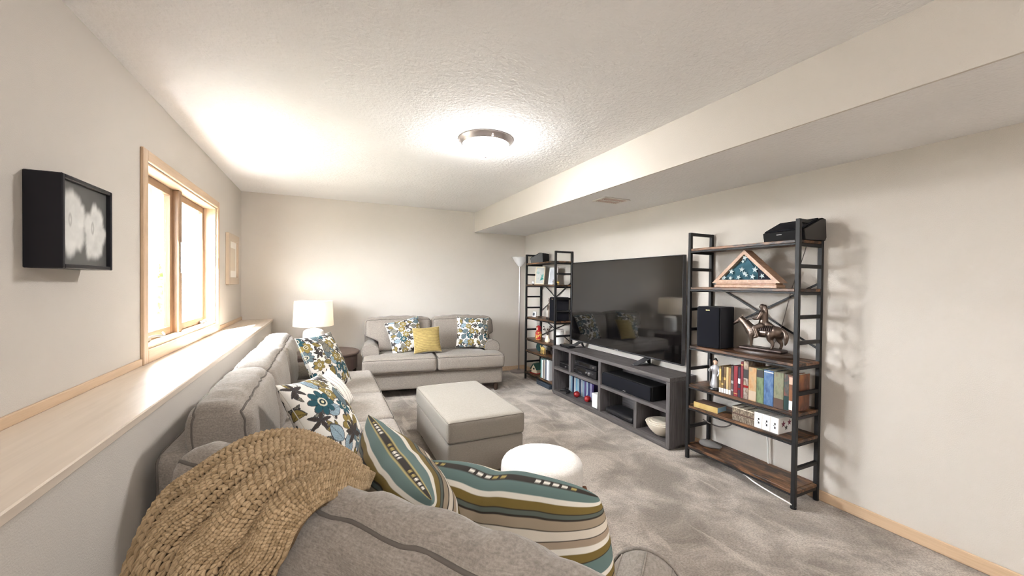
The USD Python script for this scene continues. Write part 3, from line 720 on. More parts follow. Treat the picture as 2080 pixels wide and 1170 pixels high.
def small_picture():
    y0, y1, z0, z1 = 4.82, 5.335, 1.338, 1.868; w, h = y1-y0, z1-z0
    t = Thing('picture_frame', 'pale tan framed picture hanging beyond the window near the corner', 'picture', (LX, (y0+y1)/2, (z0+z1)/2)); b = .075; D = .03
    t.part('frame', join(span(0, D, -w/2, -w/2+b, -h/2, h/2), span(0, D, w/2-b, w/2, -h/2, h/2), span(0, D, -w/2+b, w/2-b, -h/2, -h/2+b), span(0, D, -w/2+b, w/2-b, h/2-b, h/2)), 'frame_tan')
    t.part('mat_board', span(.004, .016, -w/2+b, w/2-b, -h/2+b, h/2-b, .001), 'mat_board', False)
    Y, Z, F = grid_panel(w-2*b-.12, h-2*b-.14, 30); V = np.c_[np.full(len(Y), .0175), Y, Z]
    f = meshkit.fbm(np.c_[Y*9, Z*14, 0*Y], 3, 2)[:, None]
    t.part('print', trimesh.Trimesh(V, F, process=False), 'print_gloss', True, paint=np.array([.62, .52, .40])*(1-f*.5)+np.array([.55, .52, .45])*f*.5)
small_picture()

# ------------------------------------------------------------------ shelving racks
SH = [1.672, 1.368, .902, .593, .424, .108]
def rack(label, y0, y1, braces):
    yc = (y0+y1)/2; hw = (y1-y0)/2; X0, X1 = -.14, .13
    t = Thing('shelving_unit', label, 'shelving unit', (2.76, yc, 0)); P = .025
    for x in (X0, X1-P):
        for y in (-hw, hw-P):
            t.part('post', span(x, x+P, y, y+P, 0, 1.80, .002), 'black_metal')
            t.part('foot', lathe([(.017, 0), (.017, .006), (.013, .008)], 14, (x+P/2, y+P/2, 0)), 'black_plastic')
    for y in (-hw, hw-P):
        for z in (1.788, 1.508, 1.19, 1.030, .712, .245):
            t.part('rung', span(X0+P, X1-P, y+.003, y+P-.003, z-.012, z+.012, .002), 'black_metal')
    for z in SH:
        p = t.part('shelf_board', span(X0+.003, X1-.003, -hw+P+.001, hw-P-.001, z-.019, z, .002), 'rustic', False)
        for y in (-hw, hw-P):
            t.part('rung', span(X0+P, X1-P, y+.003, y+P-.003, z-.040, z-.020, .002), 'black_metal')
            t.part('shelf_end', span(X0+P+.001, X1-P-.001, y+.001, y+P-.0005, z-.019, z-.0005, .002), 'rustic', False, under=p)
        t.part('rail', join(span(X0+.002, X0+.014, -hw+P, hw-P, z-.032, z-.0195, .001)), 'black_metal', under=p)
    xb = X1-.008
    for z0, z1 in braces:
        for s in (1, -1): t.part('cross_brace', bar((xb+.002*s, -s*(hw-P), z0), (xb+.002*s, s*(hw-P), z1), .003, .014, .001), 'black_metal')
    return t
rack('black metal and rustic wood shelving unit nearest the camera, holding the row of books', 1.417, 2.235, ((.98, 1.40),))
rack('black metal and rustic wood shelving unit in the far corner beyond the television', 4.245, 5.065, ((.98, 1.40), (.62, .885)))

# ------------------------------------------------------------------ television stand
SX0, SX1, SY0, SY1 = 2.58, 2.885, 2.36, 4.225
def tv_stand():
    cy = (SY0+SY1)/2; t = Thing('tv_stand', 'grey wood-grain television stand with open cubbies', 'tv stand', (2.73, cy, 0))
    def B(x0, x1, y0, y1, z0, z1, r=.002): return span(x0-2.73, x1-2.73, y0-cy, y1-cy, z0, z1, r)
    T = .04
    t.part('top', B(SX0, SX1, SY0, SY1, .572, .607), 'grey_oak')
    t.part('bottom', B(SX0, SX1, SY0+T, SY1-T, .025, .058), 'grey_oak')
    t.part('plinth', B(SX0+.012, SX1-.01, SY0+.012, SY1-.012, 0, .0245), 'grey_oak')
    for y in (SY0, SY1-T): t.part('side_panel', B(SX0, SX1, y, y+T, .025, .5715), 'grey_oak_z')
    ym = 3.27
    t.part('divider', B(SX0+.002, SX1-.006, ym, ym+T, .0585, .5715), 'grey_oak_z')
    t.part('shelf', B(SX0+.002, SX1-.006, ym+T, SY1-T, .318, .350), 'grey_oak')
    t.part('shelf', B(SX0+.002, SX1-.006, SY0+T, ym, .306, .338), 'grey_oak')
    t.part('divider', B(SX0+.003, SX1-.006, 3.825, 3.865, .3505, .5715), 'grey_oak_z')
    t.part('divider', B(SX0+.003, SX1-.006, 2.745, 2.785, .0585, .3055), 'grey_oak_z')
    t.part('back_panel', B(SX1-.006, SX1, SY0+T, SY1-T, .0585, .5715, .001), 'grey_oak')
tv_stand()

def television():
    y0, y1, z0, z1 = 2.392, 4.075, .690, 1.643; X = 2.75; cy = (y0+y1)/2
    t = Thing('television', 'large flat black television standing on the grey stand', 'television', (X+.03, cy, .607))
    def B(x0, x1, ya, yb, za, zb, r=.003): return span(x0-X-.03, x1-X-.03, ya-cy, yb-cy, za-.607, zb-.607, r)
    b = .008
    t.part('bezel', join(B(X, X+.04, y0, y0+b, z0, z1), B(X, X+.04, y1-b, y1, z0, z1), B(X, X+.04, y0+b, y1-b, z1-b, z1), B(X, X+.04, y0+b, y1-b, z0, z0+.014)), 'tv_bezel')
    t.part('screen', B(X+.003, X+.012, y0+b, y1-b, z0+.014, z1-b, .0005), 'tv_screen', False)
    t.part('back_shell', join(B(X+.0125, X+.045, y0+b+.001, y1-b-.001, z0+.0145, z1-b-.001), B(X+.045, X+.075, y0+.25, y1-.25, z0+.03, z0+.5, .01)), 'black_plastic')
    t.part('logo', B(X-.001, X-.0002, cy-.03, cy+.03, z0+.004, z0+.011, .0001), 'silver', False)
    for yc in (2.86, 3.95):
        sgn = 1
        f = join(bar((-.105, yc-cy+.02, .004), (.005, yc-cy-.06, .088), .008, .05, .002, (0, 1, .3)), bar((.085, yc-cy+.02, .004), (-.005, yc-cy-.06, .088), .008, .05, .002, (0, 1, .3)), box(.23, .05, .006, (-.01, yc-cy+.02, .0035), .002))
        t.part('foot', f, 'tv_bezel')
television()

# ------------------------------------------------------------------ things in the television stand
def device(name, label, cat, x0, x1, y0, y1, z0, z1, extra=None, m_='black_plastic', r=.004):
    cy = (y0+y1)/2; t = Thing(name, label, cat, ((x0+x1)/2, cy, z0)); h = z1-z0
    t.part('casing', span(-(x1-x0)/2, (x1-x0)/2, -(y1-y0)/2, (y1-y0)/2, .004, h, r), m_)
    for sx in (-1, 1):
        for sy in (-1, 1): t.part('foot', lathe([(.012, 0), (.012, .004)], 12, (sx*(x1-x0)*.36, sy*(y1-y0)*.40, 0)), 'black_matte')
    if extra: extra(t, -(x1-x0)/2, (y1-y0), h)
    return t
def knob(t, x, y, z, r, m_='silver', name='knob'):
    k = lathe([(0, 0), (r, 0), (r, .012), (r*.85, .014), (0, .014)], 20); k = rot(k, -PI/2, (0, 1, 0)); t.part(name, shift(k, (x, y, z)), m_)
def rec1(t, x, w, h):
    knob(t, x, -w/2+.045, h*.62, .011); knob(t, x, w/2-.03, h*.62, .006)
    t.part('display', box(.002, .20, .03, (x-.0005, .02, h*.6), .0005), 'tv_screen', False)
def rec2(t, x, w, h):
    knob(t, x, -w/2+.12, h*.5, .018); knob(t, x, -w/2+.17, h*.55, .010); knob(t, x, w/2-.03, h*.6, .006); knob(t, x, -w/2+.05, h*.62, .006)
    for k in range(4): t.part('button', box(.004, .012, .006, (x-.001, w/2-.09-.02*k, h*.28), .001), 'silver')
    t.part('display', box(.002, .16, .026, (x-.0005, .06, h*.68), .0005), 'tv_screen', False)
device('av_receiver', 'black hifi receiver with silver knobs, lower of the stacked pair', 'receiver', 2.615, 2.855, 3.385, 3.800, .350, .440, rec2)
device('av_receiver', 'slim black hifi unit lying on top of the receiver', 'receiver', 2.625, 2.84, 3.395, 3.790, .440, .500, rec1)
def dvdx(t, x, w, h):
    t.part('trim', box(.002, w*.94, .006, (x-.0005, 0, h*.78), .0005), 'silver', False); knob(t, x, -w*.1, h*.4, .008)
device('disc_player', 'small black disc player with a silver strip in the far upper cubby', 'disc player', 2.625, 2.84, 3.89, 4.12, .350, .425, dvdx)
def center_speaker():
    t = Thing('center_speaker', 'long black centre speaker lying in the wide upper cubby', 'speaker', (2.71, 2.945, .338))
    t.part('cabinet', span(-.085, .12, -.345, .345, 0, .132, .006), 'black_matte')
    g, _ = soft_box((.02, .684, .126), .009, (.002, 0, 0)); t.part('grille', shift(g, (-.0965, 0, .066)), 'speaker_cloth', True)
    t.part('badge', box(.002, .035, .008, (-.108, -.01, .018), .0005), 'silver', False)
center_speaker()
def console():
    t = Thing('game_console', 'flat curved black game console in the lower middle cubby', 'game console', (2.72, 3.03, .058))
    b, _ = soft_box((.22, .40, .055), .026, (0, 0, .006), 0, 2, .02); t.part('casing', shift(b, (0, 0, .032)), 'black_plastic', True)
    t.part('stripe', span(-.1125, -.110, -.17, .17, .028, .034, .0005), 'black_matte', False)
    t.part('button', lathe([(0, 0), (.006, 0), (.006, .004), (0, .004)], 12, (-.07, .15, .060)), 'silver')
    t.part('stand', span(-.08, .08, -.15, .15, 0, .006), 'black_matte')
console()
def bowl(r, h, c, label):
    t = Thing('bowl', label, 'bowl', c, group=None)
    o = np.array([(r*.36, 0), (r*.42, .004), (r*.66, h*.30), (r*.88, h*.66), (r, h)]); i = np.array([(r-.006, h-.001), (r*.86, h*.68), (r*.62, h*.33), (r*.36, .012), (0, .010)])
    t.part('shell', lathe(smooth_path(o, 14), 48, close=True), 'bowl_glaze')
    t.part('inner_glaze', lathe(smooth_path(i, 14), 48, close=False), 'bowl_inside')
    t.part('rim', tube([((r-.003)*math.cos(a), (r-.003)*math.sin(a), h-.0005) for a in np.linspace(0, 2*PI, 48, endpoint=False)], .0045, 6, True), 'bowl_glaze')
BC = (2.695, 2.545)
bowl(.140, .110, (*BC, .058), 'largest and lowest of the nested cream bowls in the stand')
bowl(.118, .100, (*BC, .075), 'middle bowl nested inside the largest cream bowl')
bowl(.095, .090, (*BC, .094), 'smallest topmost bowl, pale blue inside, of the nested bowls')

def case(name, label, cat, y, w, d, h, x, z, cover, spine=None, group=None, lean=0.0, pages=None, art=None):
    """A book or a disc case standing with its spine towards -x at x; y is the centre of its thickness w."""
    t = Thing(name, label, cat, (x+d/2, y, z), group=group); a = lambda m: rot(m, lean, (1, 0, 0)) if lean else m
    b = .0022
    t.part('cover', a(join(span(-d/2, d/2, -w/2, -w/2+b, 0, h, .0008), span(-d/2, d/2, w/2-b, w/2, 0, h, .0008), span(-d/2, -d/2+b, -w/2+b, w/2-b, 0, h, .0008))), cover, False)
    t.part('pages', a(span(-d/2+b+.0005, d/2-.004, -w/2+b, w/2-b, .003, h-.004, .0005)), pages or 'paper', False)
    for k, (z0, z1, m_) in enumerate(art or ()):
        t.part('spine_band', a(span(-d/2-.0006, -d/2+.0003, -w/2+.0006, w/2-.0006, z0*h, z1*h, .0002)), m_, False)
    return t
# disc cases at the back of the far lower cubby
dv = [('white', (.62, .66, .70)), ('pale blue', (.30, .48, .62)), ('navy', (.02, .035, .10)), ('light grey', (.55, .60, .63)), ('sky blue', (.20, .42, .60)), ('white and teal', (.45, .62, .66)), ('dark blue', (.03, .06, .16)),
      ('silver', (.50, .54, .60)), ('powder blue', (.34, .50, .62)), ('violet', (.10, .07, .26)), ('ice blue', (.45, .60, .70)), ('deep blue', (.03, .05, .20)), ('pale violet', (.36, .36, .55)), ('indigo', (.05, .03, .16))]
y = 4.075
ordn = ['first', 'second', 'third', 'fourth', 'fifth', 'sixth', 'seventh', 'eighth', 'ninth', 'tenth', 'eleventh', 'twelfth', 'thirteenth', 'fourteenth']
for k, (nm, c) in enumerate(dv):
    M_ = plain(f'disc_case_{k}', tuple(.62*v for v in c), .3); w = .034 if k % 3 else .038
    case('disc_case', f'{nm} disc case, {ordn[k]} from the far end of the row in the stand', 'disc case', y-w/2, w-.001, .135, .19, 2.735, .058, M_, pages='black_plastic', group='disc cases in the lower cubby'); y -= w
def apple(c, label):
    t = Thing('ornament', label, 'ornament', c)
    t.part('body', lathe([(0, .003), (.015, 0), (.032, .012), (.038, .034), (.032, .056), (.015, .066), (.004, .062), (0, .060)], 28), 'red_gloss')
    t.part('stem', tube([(0, 0, .058), (.003, 0, .072), (.008, .002, .082)], .0022, 6), 'dark_wood')
apple((2.66, 3.80, .058), 'red round ornament farther from the white box in the lower cubby')
apple((2.665, 3.60, .058), 'red round ornament beside the white box in the lower cubby')
def white_box():
    t = Thing('storage_box', 'small white box at the front of the far lower cubby', 'box', (2.655, 3.395, .058))
    t.part('body', span(-.05, .05, -.045, .045, 0, .125, .003), 'white_plastic'); t.part('lid', span(-.0515, .0515, -.0465, .0465, .1255, .150, .003), 'white_plastic')
white_box()
def controller(c, label):
    t = Thing('game_controller', label, 'game controller', c)
    t.part('shell', blob([[((0, -.045, .02), .019), ((0, .045, .02), .019)], [((0, -.045, .02), .019), ((-.055, -.062, .017), .014)], [((0, .045, .02), .019), ((-.055, .062, .017), .014)]], .008, 4), 'black_plastic', True)
    for s in (-1, 1): t.part('stick', lathe([(.006, .036), (.006, .046), (.009, .047), (.009, .051), (0, .052)], 12, (-.012, s*.025, 0)), 'black_matte')
controller((2.67, 4.02, .057), 'black game controller at the far end of the lower cubby')
def streaming_box():
    t = Thing('media_box', 'small flat black media box on the stand beneath the television end', 'media box', (2.675, 4.03, .607))
    b, _ = soft_box((.11, .20, .028), .010, (0, 0, .001), 0, 2, .02); t.part('casing', shift(b, (0, 0, .0165)), 'black_plastic', True)
    t.part('base', span(-.045, .045, -.09, .09, 0, .004, .001), 'black_matte'); t.part('light', box(.002, .006, .003, (-.0555, .03, .016), .0005), 'silver', False)
streaming_box()

# ------------------------------------------------------------------ things on the nearer shelving unit
def wedge_speaker(label, loc, rotz, L=.27, flip=1):
    """An angled loudspeaker: profile in the x, z plane, length along y."""
    t = Thing('wedge_speaker', label, 'speaker', loc, rotz)
    prof = [(-.085, 0), (.095, 0), (.105, .02), (.095, .135), (.065, .142), (-.098, .062)]
    m = prism(prof, L, 'y'); m.apply_translation((0, -L/2, 0)); t.part('cabinet', m, 'black_matte', False)
    g = bar((-.094, 0, .063), (.050, 0, .1335), L-.02, .010, .003, (0, 0, 1)); t.part('grille', shift(g, (-.003, 0, .006)), 'speaker_cloth')
    t.part('side_panel', shift(prism([(-.082, .003), (.092, .003), (.101, .02), (.092, .131), (.065, .138), (-.094, .062)], .003, 'y'), (0, -L/2-.0032, 0)), 'speaker_side', False)
    t.part('badge', box(.004, .035, .006, (-.1, .02, .045), .001), 'ink_grey', False)
wedge_speaker('angled black loudspeaker lying on top of the nearer shelving unit', (2.765, 1.535, SH[0]), -.12)
wedge_speaker('angled black loudspeaker lying on top of the far corner shelving unit', (2.765, 4.90, SH[0]), -.95, .235)

def star(r):
    return [(r*(1 if k % 2 == 0 else .40)*math.sin(k*PI/5), r*(1 if k % 2 == 0 else .40)*math.cos(k*PI/5)) for k in range(10)][::-1]
def flag_case():
    yc = 1.795; t = Thing('flag_case', 'triangular wooden display case holding a folded blue flag with white stars', 'display case', (2.70, yc, SH[1]))
    # local: front faces -x; triangle in y, z. width .49, height .245
    z0 = .034; W, Ht, D = .248, .232, .085
    def tri(k): return [(-W*k, 0), (W*k, 0), (0, Ht*k)]
    from shapely.geometry import Polygon
    outer = Polygon([(-W, 0), (W, 0), (0, Ht)]); inner = outer.buffer(-.022, join_style=2)
    ring = trimesh.creation.extrude_polygon(outer.difference(inner), D, engine='earcut'); v = ring.vertices; ring.vertices = np.c_[v[:, 2]-D/2, v[:, 0], v[:, 1]+z0]
    wood('cherry', (.36, .21, .13), (.52, .33, .22), (3, 14, 14), 3, .4)
    t.part('case_frame', ring, 'cherry', False)
    t.part('base', join(span(-D/2-.004, D/2+.008, -W+.02, W-.02, 0, .022, .003), span(-D/2+.004, D/2, -W+.03, W-.03, .022, .0335, .003)), 'cherry')
    c = np.array(inner.exterior.coords)[:-1]
    bk = trimesh.creation.extrude_polygon(inner.buffer(-.001), .004, engine='earcut'); v = bk.vertices; bk.vertices = np.c_[v[:, 2]+D/2-.006, v[:, 0], v[:, 1]+z0]; t.part('back_board', bk, 'dark_wood', False)
    fl = inner.buffer(-.002, join_style=2); fm = trimesh.creation.extrude_polygon(fl, .03, engine='earcut'); fm = fm.subdivide_to_size(.012); v = fm.vertices.copy()
    pu = np.array([max(0.0, -0.0 + fl.exterior.distance(__import__('shapely').Point(p[0], p[1]))) for p in v]); 
    v[:, 2] = np.where(v[:, 2] < .015, v[:, 2]-.012*np.clip(pu/.05, 0, 1)**.5+.004*np.sin(v[:, 0]*60+v[:, 1]*35), v[:, 2])
    fm.vertices = np.c_[v[:, 2]-D/2+.030, v[:, 0], v[:, 1]+z0]; fp = t.part('folded_flag', fm, 'flag_blue', 35)
    t.part('fold', bar((-D/2+.0155, -W*.52, z0+.026), (-D/2+.0135, -.02, z0+.175), .002, .006, .0008, (1, 0, 0)), 'flag_dark', under=fp)
    fd = prism([(-.178, .024), (-.098, .024), (-.098, .105)], .004, 'x'); t.part('fold', shift(fd, (-D/2+.008, 0, z0)), 'flag_dark', False, under=fp)
    for (a, b, r) in ((.0, .178, .026), (.012, .152, .018), (.098, .082, .026), (-.075, .092, .028), (.02, .095, .026), (.0, .068, .022), (.105, .036, .022), (.043, .040, .024), (-.013, .055, .020), (-.058, .044, .026), (-.125, .048, .025), (.155, .040, .022), (.165, .033, .020)):
        s = prism(star(r*.82), .0025, 'x'); q = rnd.uniform(-.5, .5); s = rot(s, q, (1, 0, 0)); t.part('star', shift(s, (-D/2+.0075, a, b+z0)), 'star_white', False, under=fp)
    gl = trimesh.creation.extrude_polygon(inner.buffer(-.0008), .002, engine='earcut'); v = gl.vertices; gl.vertices = np.c_[v[:, 2]-D/2+.0035, v[:, 0], v[:, 1]+z0]; t.part('glass', gl, 'frame_glass', False)
flag_case()

def bookshelf_speaker(label, loc, w, d, h, rotz=0.0):
    t = Thing('bookshelf_speaker', label, 'speaker', loc, rotz)
    t.part('cabinet', span(-d/2+.014, d/2, -w/2, w/2, 0, h, .004), 'speaker_dark')
    g, _ = soft_box((.016, w-.006, h-.006), .007, (.001, 0, 0), 0, 1, .05); t.part('grille', shift(g, (-d/2+.0055, 0, h/2)), 'speaker_cloth', True)
    t.part('badge', box(.002, .03, .007, (-d/2-.004, -.0+w*.0, h-.025), .0005), 'brass', False)
    for sx in (-1, 1): t.part('pad', span(sx*d*.3-.01, sx*d*.3+.01, -w*.4, w*.4, -.0001, .0015, .0004), 'black_matte', False)
bookshelf_speaker('upright black bookshelf speaker beside the bronze horse statue', (2.755, 2.085, SH[2]), .185, .20, .315, .12)
bookshelf_speaker('upright black bookshelf speaker on the far corner shelving', (2.755, 4.36, SH[2]), .15, .20, .305, 0.0)

def horse_statue():
    t = Thing('horse_statue', 'bronze statue of a rider on a standing horse with a wooden base', 'statue', (2.755, 1.715, SH[2]), -PI/2 + .12)
    # local x: towards the tail is -x?  built with the head at -x, length along x; y is sideways
    base = lathe([(.0, 0), (.19, 0), (.196, .006), (.196, .018), (.188, .026), (.175, .03), (0, .03)], 56); base.vertices[:, 1] *= .40
    b = t.part('base', base, 'dark_wood')
    t.part('plaque', box(.20, .003, .014, (-.01, .0785, .013), .001), 'brass', under=b)
    gr, _ = soft_box((.28, .10, .020), .009, (0, 0, .004), .004, 3, .012, None, 30.); t.part('ground', shift(gr, (0, 0, .0395)), 'bronze_dark', True, under=b)
    z = .046
    def q(x, zz, y=0.0): return (x, y, zz)
    ch = [[(q(-.075, .165), .040), (q(-.02, .158), .037), (q(.05, .160), .038), (q(.085, .168), .041)],                           # trunk
          [(q(-.080, .172), .036), (q(-.115, .212), .027), (q(-.148, .238), .020)],                                               # neck
          [(q(-.148, .240), .019), (q(-.172, .224), .014), (q(-.196, .205), .0095)],                                              # head
          [(q(-.140, .258, .008), .005), (q(-.136, .272, .010), .002)], [(q(-.140, .258, -.008), .005), (q(-.136, .272, -.010), .002)],
          [(q(-.105, .228), .012), (q(-.085, .208), .012)],                                                                        # mane
          [(q(.115, .188), .012), (q(.138, .176), .013), (q(.148, .140), .016), (q(.145, .105), .012), (q(.140, .085), .005)]]      # tail
    for sy, dx in ((.022, 0), (-.022, .022)):
        ch += [[(q(-.085+dx, .140, sy), .022), (q(-.088+dx, .100, sy), .012), (q(-.086+dx, .090, sy), .011), (q(-.086+dx, .062, sy), .008), (q(-.088+dx, .052, sy), .011)]]
    for sy, dx in ((.024, .012), (-.024, -.022)):
        ch += [[(q(.085+dx, .150, sy), .031), (q(.078+dx, .115, sy), .017), (q(.100+dx, .088, sy), .011), (q(.094+dx, .062, sy), .0075), (q(.090+dx, .052, sy), .011)]]
    t.part('horse', blob([[((c[0], c[1], c[2]), r) for c, r in k] for k in ch], .005, 10), 'bronze', True)
    rd = [[(q(.0, .205), .030), (q(.006, .245), .026), (q(.002, .285), .030), (q(.0, .302), .020)], [(q(.0, .302), .012), (q(-.003, .322), .012)], [(q(-.004, .333), .0185), (q(-.006, .338), .0175)],
          [(q(.010, .338), .014), (q(.018, .31), .014), (q(.02, .28), .012)],
          [(q(.03, .215), .022), (q(.055, .205), .016)]]
    for s in (1, -1):
        rd += [[(q(.002, .292, s*.024), .014), (q(-.012, .255, s*.040), .012), (q(-.048, .248, s*.022), .009), (q(-.056, .249, s*.014), .0085)],
               [(q(-.0, .205, s*.022), .022), (q(-.035, .186, s*.045), .017), (q(-.012, .135, s*.050), .012), (q(-.030, .122, s*.052), .009)]]
    r = t.part('rider', blob(rd, .005, 6), 'bronze', True)
    t.part('nose', blob([[((-.0235, 0, .334), .0035), ((-.0255, 0, .330), .0025)]], .002, 2), 'bronze', True, under=r)
    for s in (1, -1): t.part('rein', tube([(-.058, s*.013, .25), (-.10, s*.024, .235), (-.178, s*.012, .215)], .0018, 5), 'bronze_dark', True, under=r)
    t.part('blanket', shift(join(*[tube([(.015+.06*c, .040*math.cos(a), .166+.040*math.sin(a)) for a in np.linspace(.1, PI-.1, 14)], .006, 6) for c in np.linspace(-.6, .9, 8)]), (0, 0, 0)), 'bronze_dark', True)
horse_statue()

def soldier_figure():
    t = Thing('figurine', 'slender silver-white figurine at the end of the book row', 'figurine', (2.68, 2.02, SH[3]), .3)
    t.part('base', lathe([(.045, 0), (.048, .004), (.045, .014), (.0, .016)], 24), 'black_plastic')
    b = t.part('robe', blob([[((0, 0, .03), .034), ((0, 0, .075), .026), ((.004, 0, .12), .022), ((0, .0, .155), .028), ((0, 0, .180), .014)], [((0, .02, .165), .014), ((-.02, .036, .14), .010), ((-.038, .026, .155), .008)],
                             [((0, -.02, .165), .014), ((-.012, -.038, .13), .010), ((-.03, -.03, .11), .008)], [((.01, 0, .03), .03), ((.01, -.022, .018), .022)]], .006, 5), 'silver_white', True)
    h = t.part('head', blob([[((0, 0, .188), .010), ((-.002, 0, .208), .017)]], .004, 3), 'skin_paint', True, label='dark-haired head')
    t.part('hair', blob([[((.004, 0, .214), .017), ((.012, 0, .20), .012)], [((.002, 0, .228), .010), ((.0, 0, .232), .008)]], .004, 3), 'black_plastic', True, under=h)
    t.part('staff', tube([(-.042, .022, .03), (-.040, .026, .23)], .003, 6), 'silver')
soldier_figure()

def bookmat(name, cols, scale=30, rough=.45):
    n = len(cols); st = [(.3+.4*i/max(n-1, 1), c) for i, c in enumerate(cols)]
    return mat(name, {'tc': ('texture_coordinate', {}), 'mp': ('mapping', {'scale': (1., 1., .45)}), 'n': ('noise_texture', {'scale': float(scale), 'detail': 4.0}), 'r': ('rgb_ramp', {'ramp': [(q, tuple(.72*v for v in c)) for q, c in st]}), 'p': ('principled_bsdf', dict(roughness=rough))},
               [('tc.object', 'mp.vector'), ('mp.vector', 'n.vector'), ('n.fac', 'r.fac'), ('r.color', 'p.base_color')])
GB = 'books on the nearer shelving unit'
books = [  # y far edge, y near edge, height, depth, colours, label, bands
    (1.962, 1.944, .192, .13, [(.10, .06, .02), (.45, .30, .10)], 'thin black and gold book with white foot, first of the row', [(.0, .17, 'paper_white'), (.45, .9, 'gold_paint')]),
    (1.943, 1.925, .194, .13, [(.04, .03, .02), (.35, .22, .08)], 'thin dark gilt book with white foot, second of the row', [(.0, .17, 'paper_white'), (.30, .36, 'gold_paint'), (.6, .95, 'dark_wood')]),
    (1.924, 1.906, .193, .13, [(.30, .18, .06), (.06, .04, .03)], 'thin brown mottled book with white foot, third of the row', [(.0, .17, 'paper_white'), (.5, .6, 'gold_paint')]),
    (1.905, 1.887, .195, .13, [(.75, .58, .30), (.62, .45, .20)], 'thin cream yellow book with white foot, fourth of the row', [(.0, .17, 'paper_white')]),
    (1.886, 1.868, .192, .13, [(.55, .24, .07), (.30, .25, .16)], 'thin orange book with white foot beside the dark paperback', [(.0, .17, 'paper_white')]),
    (1.867, 1.848, .212, .135, [(.03, .03, .035), (.14, .10, .09)], 'thin dark paperback between the orange and crimson books', [(.4, .5, 'ink_grey'), (.15, .2, 'ink_grey')]),
    (1.847, 1.816, .216, .14, [(.34, .02, .035), (.28, .015, .03)], 'crimson book with plain spine', [(.08, .10, 'gold_paint')]),
    (1.815, 1.796, .214, .14, [(.03, .025, .05), (.06, .03, .06)], 'narrow black book with red and white spine between crimson books', [(.45, .62, 'star_white'), (.25, .30, 'red_gloss')]),
    (1.795, 1.776, .255, .17, [(.30, .015, .03), (.22, .01, .025)], 'tall thin dark red book beside the tallest book', [(.9, .93, 'gold_paint')]),
    (1.775, 1.738, .264, .19, [(.62, .50, .36), (.20, .13, .10), (.66, .60, .52)], 'tallest book with a cream and brown mottled spine', [(.55, .78, 'speaker_side'), (.30, .36, 'red_gloss')]),
    (1.737, 1.683, .230, .16, [(.55, .26, .09), (.66, .42, .20), (.45, .36, .24)], 'thick orange fading spine hardback', [(.02, .30, 'frame_tan')]),
    (1.682, 1.634, .230, .16, [(.09, .12, .08), (.20, .29, .14), (.32, .42, .24)], 'thick dark green hardback', [(.75, .97, 'speaker_side')]),
    (1.633, 1.570, .232, .16, [(.035, .08, .22), (.09, .20, .42), (.22, .34, .52)], 'thick blue hardback book with a white line near its top', [(.93, .96, 'star_white')]),
    (1.569, 1.507, .231, .16, [(.18, .20, .12), (.30, .31, .20), (.24, .19, .13)], 'thick olive hardback with a brown foot', [(.0, .27, 'rust_dark')]),
    (1.506, 1.474, .230, .16, [(.33, .08, .05), (.05, .08, .08), (.25, .15, .10)], 'red and dark teal hardback beside the last book', [(.02, .40, 'teal_dark')]),
]
for k, (a, b, h, d, cols, lab, bands) in enumerate(books):
    case('book', lab, 'book', (a+b)/2, a-b-.0006, d, h, 2.645, SH[3], bookmat(f'book_cover_{k}', cols, 38), group=GB, art=bands, pages='paper')
case('book', 'last book of the row with an orange and red illustrated cover', 'book', 1.4585, .029, .17, .230, 2.640, SH[3], bookmat('book_cover_last', [(.45, .20, .06), (.30, .11, .05), (.12, .06, .04), (.42, .14, .12)], 14), group=GB, art=[(.05, .30, 'paper_white'), (.75, .95, 'skin_paint')])

def flat_book():
    t = Thing('book', 'thick yellow and blue book lying flat under the book row', 'book', (2.70, 2.075, SH[4]), .10, group=None)
    w, d, h = .195, .125, .042
    t.part('cover', join(span(-d/2, d/2, -w/2, w/2, 0, .002, .0006), span(-d/2, d/2, -w/2, w/2, h-.002, h, .0006), span(-d/2, -d/2+.0025, -w/2, w/2, .002, h-.002, .0006)), bookmat('yellow_cover', [(.70, .52, .20), (.60, .40, .12)], 20), False)
    t.part('pages', span(-d/2+.003, d/2-.004, -w/2+.003, w/2-.003, .0022, h-.0022, .0006), 'page_blue', False, label='pale blue edged pages')
    t.part('cover_print', span(-d/2+.004, d/2-.002, -w/2+.003, w/2-.003, h+.0001, h+.0008, .0003), 'rust_dark', False)
flat_book()
bp = bookmat('patterned_spine', [(.52, .42, .30), (.14, .10, .07), (.60, .52, .40)], 55)
for k, lab in enumerate(('beige patterned book at the end of the boxed row', 'beige patterned book in the middle of its three', 'beige patterned book touching the white books')):
    case('book', lab, 'book', 1.850-.0265-k*.053, .0522, .13, .098, 2.64, SH[4], bp, group='patterned books', art=[(.45, .55, 'rust_dark'), (.9, .95, 'paper')])
for k, lab in enumerate(('white book next to the patterned books', 'white book in the middle of the white set', 'white book at the near end of the white set')):
    yy = 1.690-.0265-k*.053
    t = case('book', lab, 'book', yy, .0525, .145, .104, 2.64, SH[4], 'paper_white', group='white books', pages='paper_white')
    # small illegible dark titles running down the spine
    for j, (z0, z1, w_) in enumerate(((.030, .044, .010), (.047, .051, .006), (.055, .068, .010))):
        t.part('title', span(-.0728, -.0722, -.004-w_/2+.006*(j % 2), -.004+w_/2+.006*(j % 2), z0, z1, .0002), 'mark_dark', False)
    if k == 2:
        for (xx, zz, s, m_) in ((-.02, .06, .024, 'mark_plum'), (.01, .035, .018, 'speaker_side'), (.045, .065, .022, 'mark_plum')):
            st_ = prism(star(s), .0006, 'y'); t.part('cover_print', shift(st_, (xx, -.0268, zz)), m_, False)
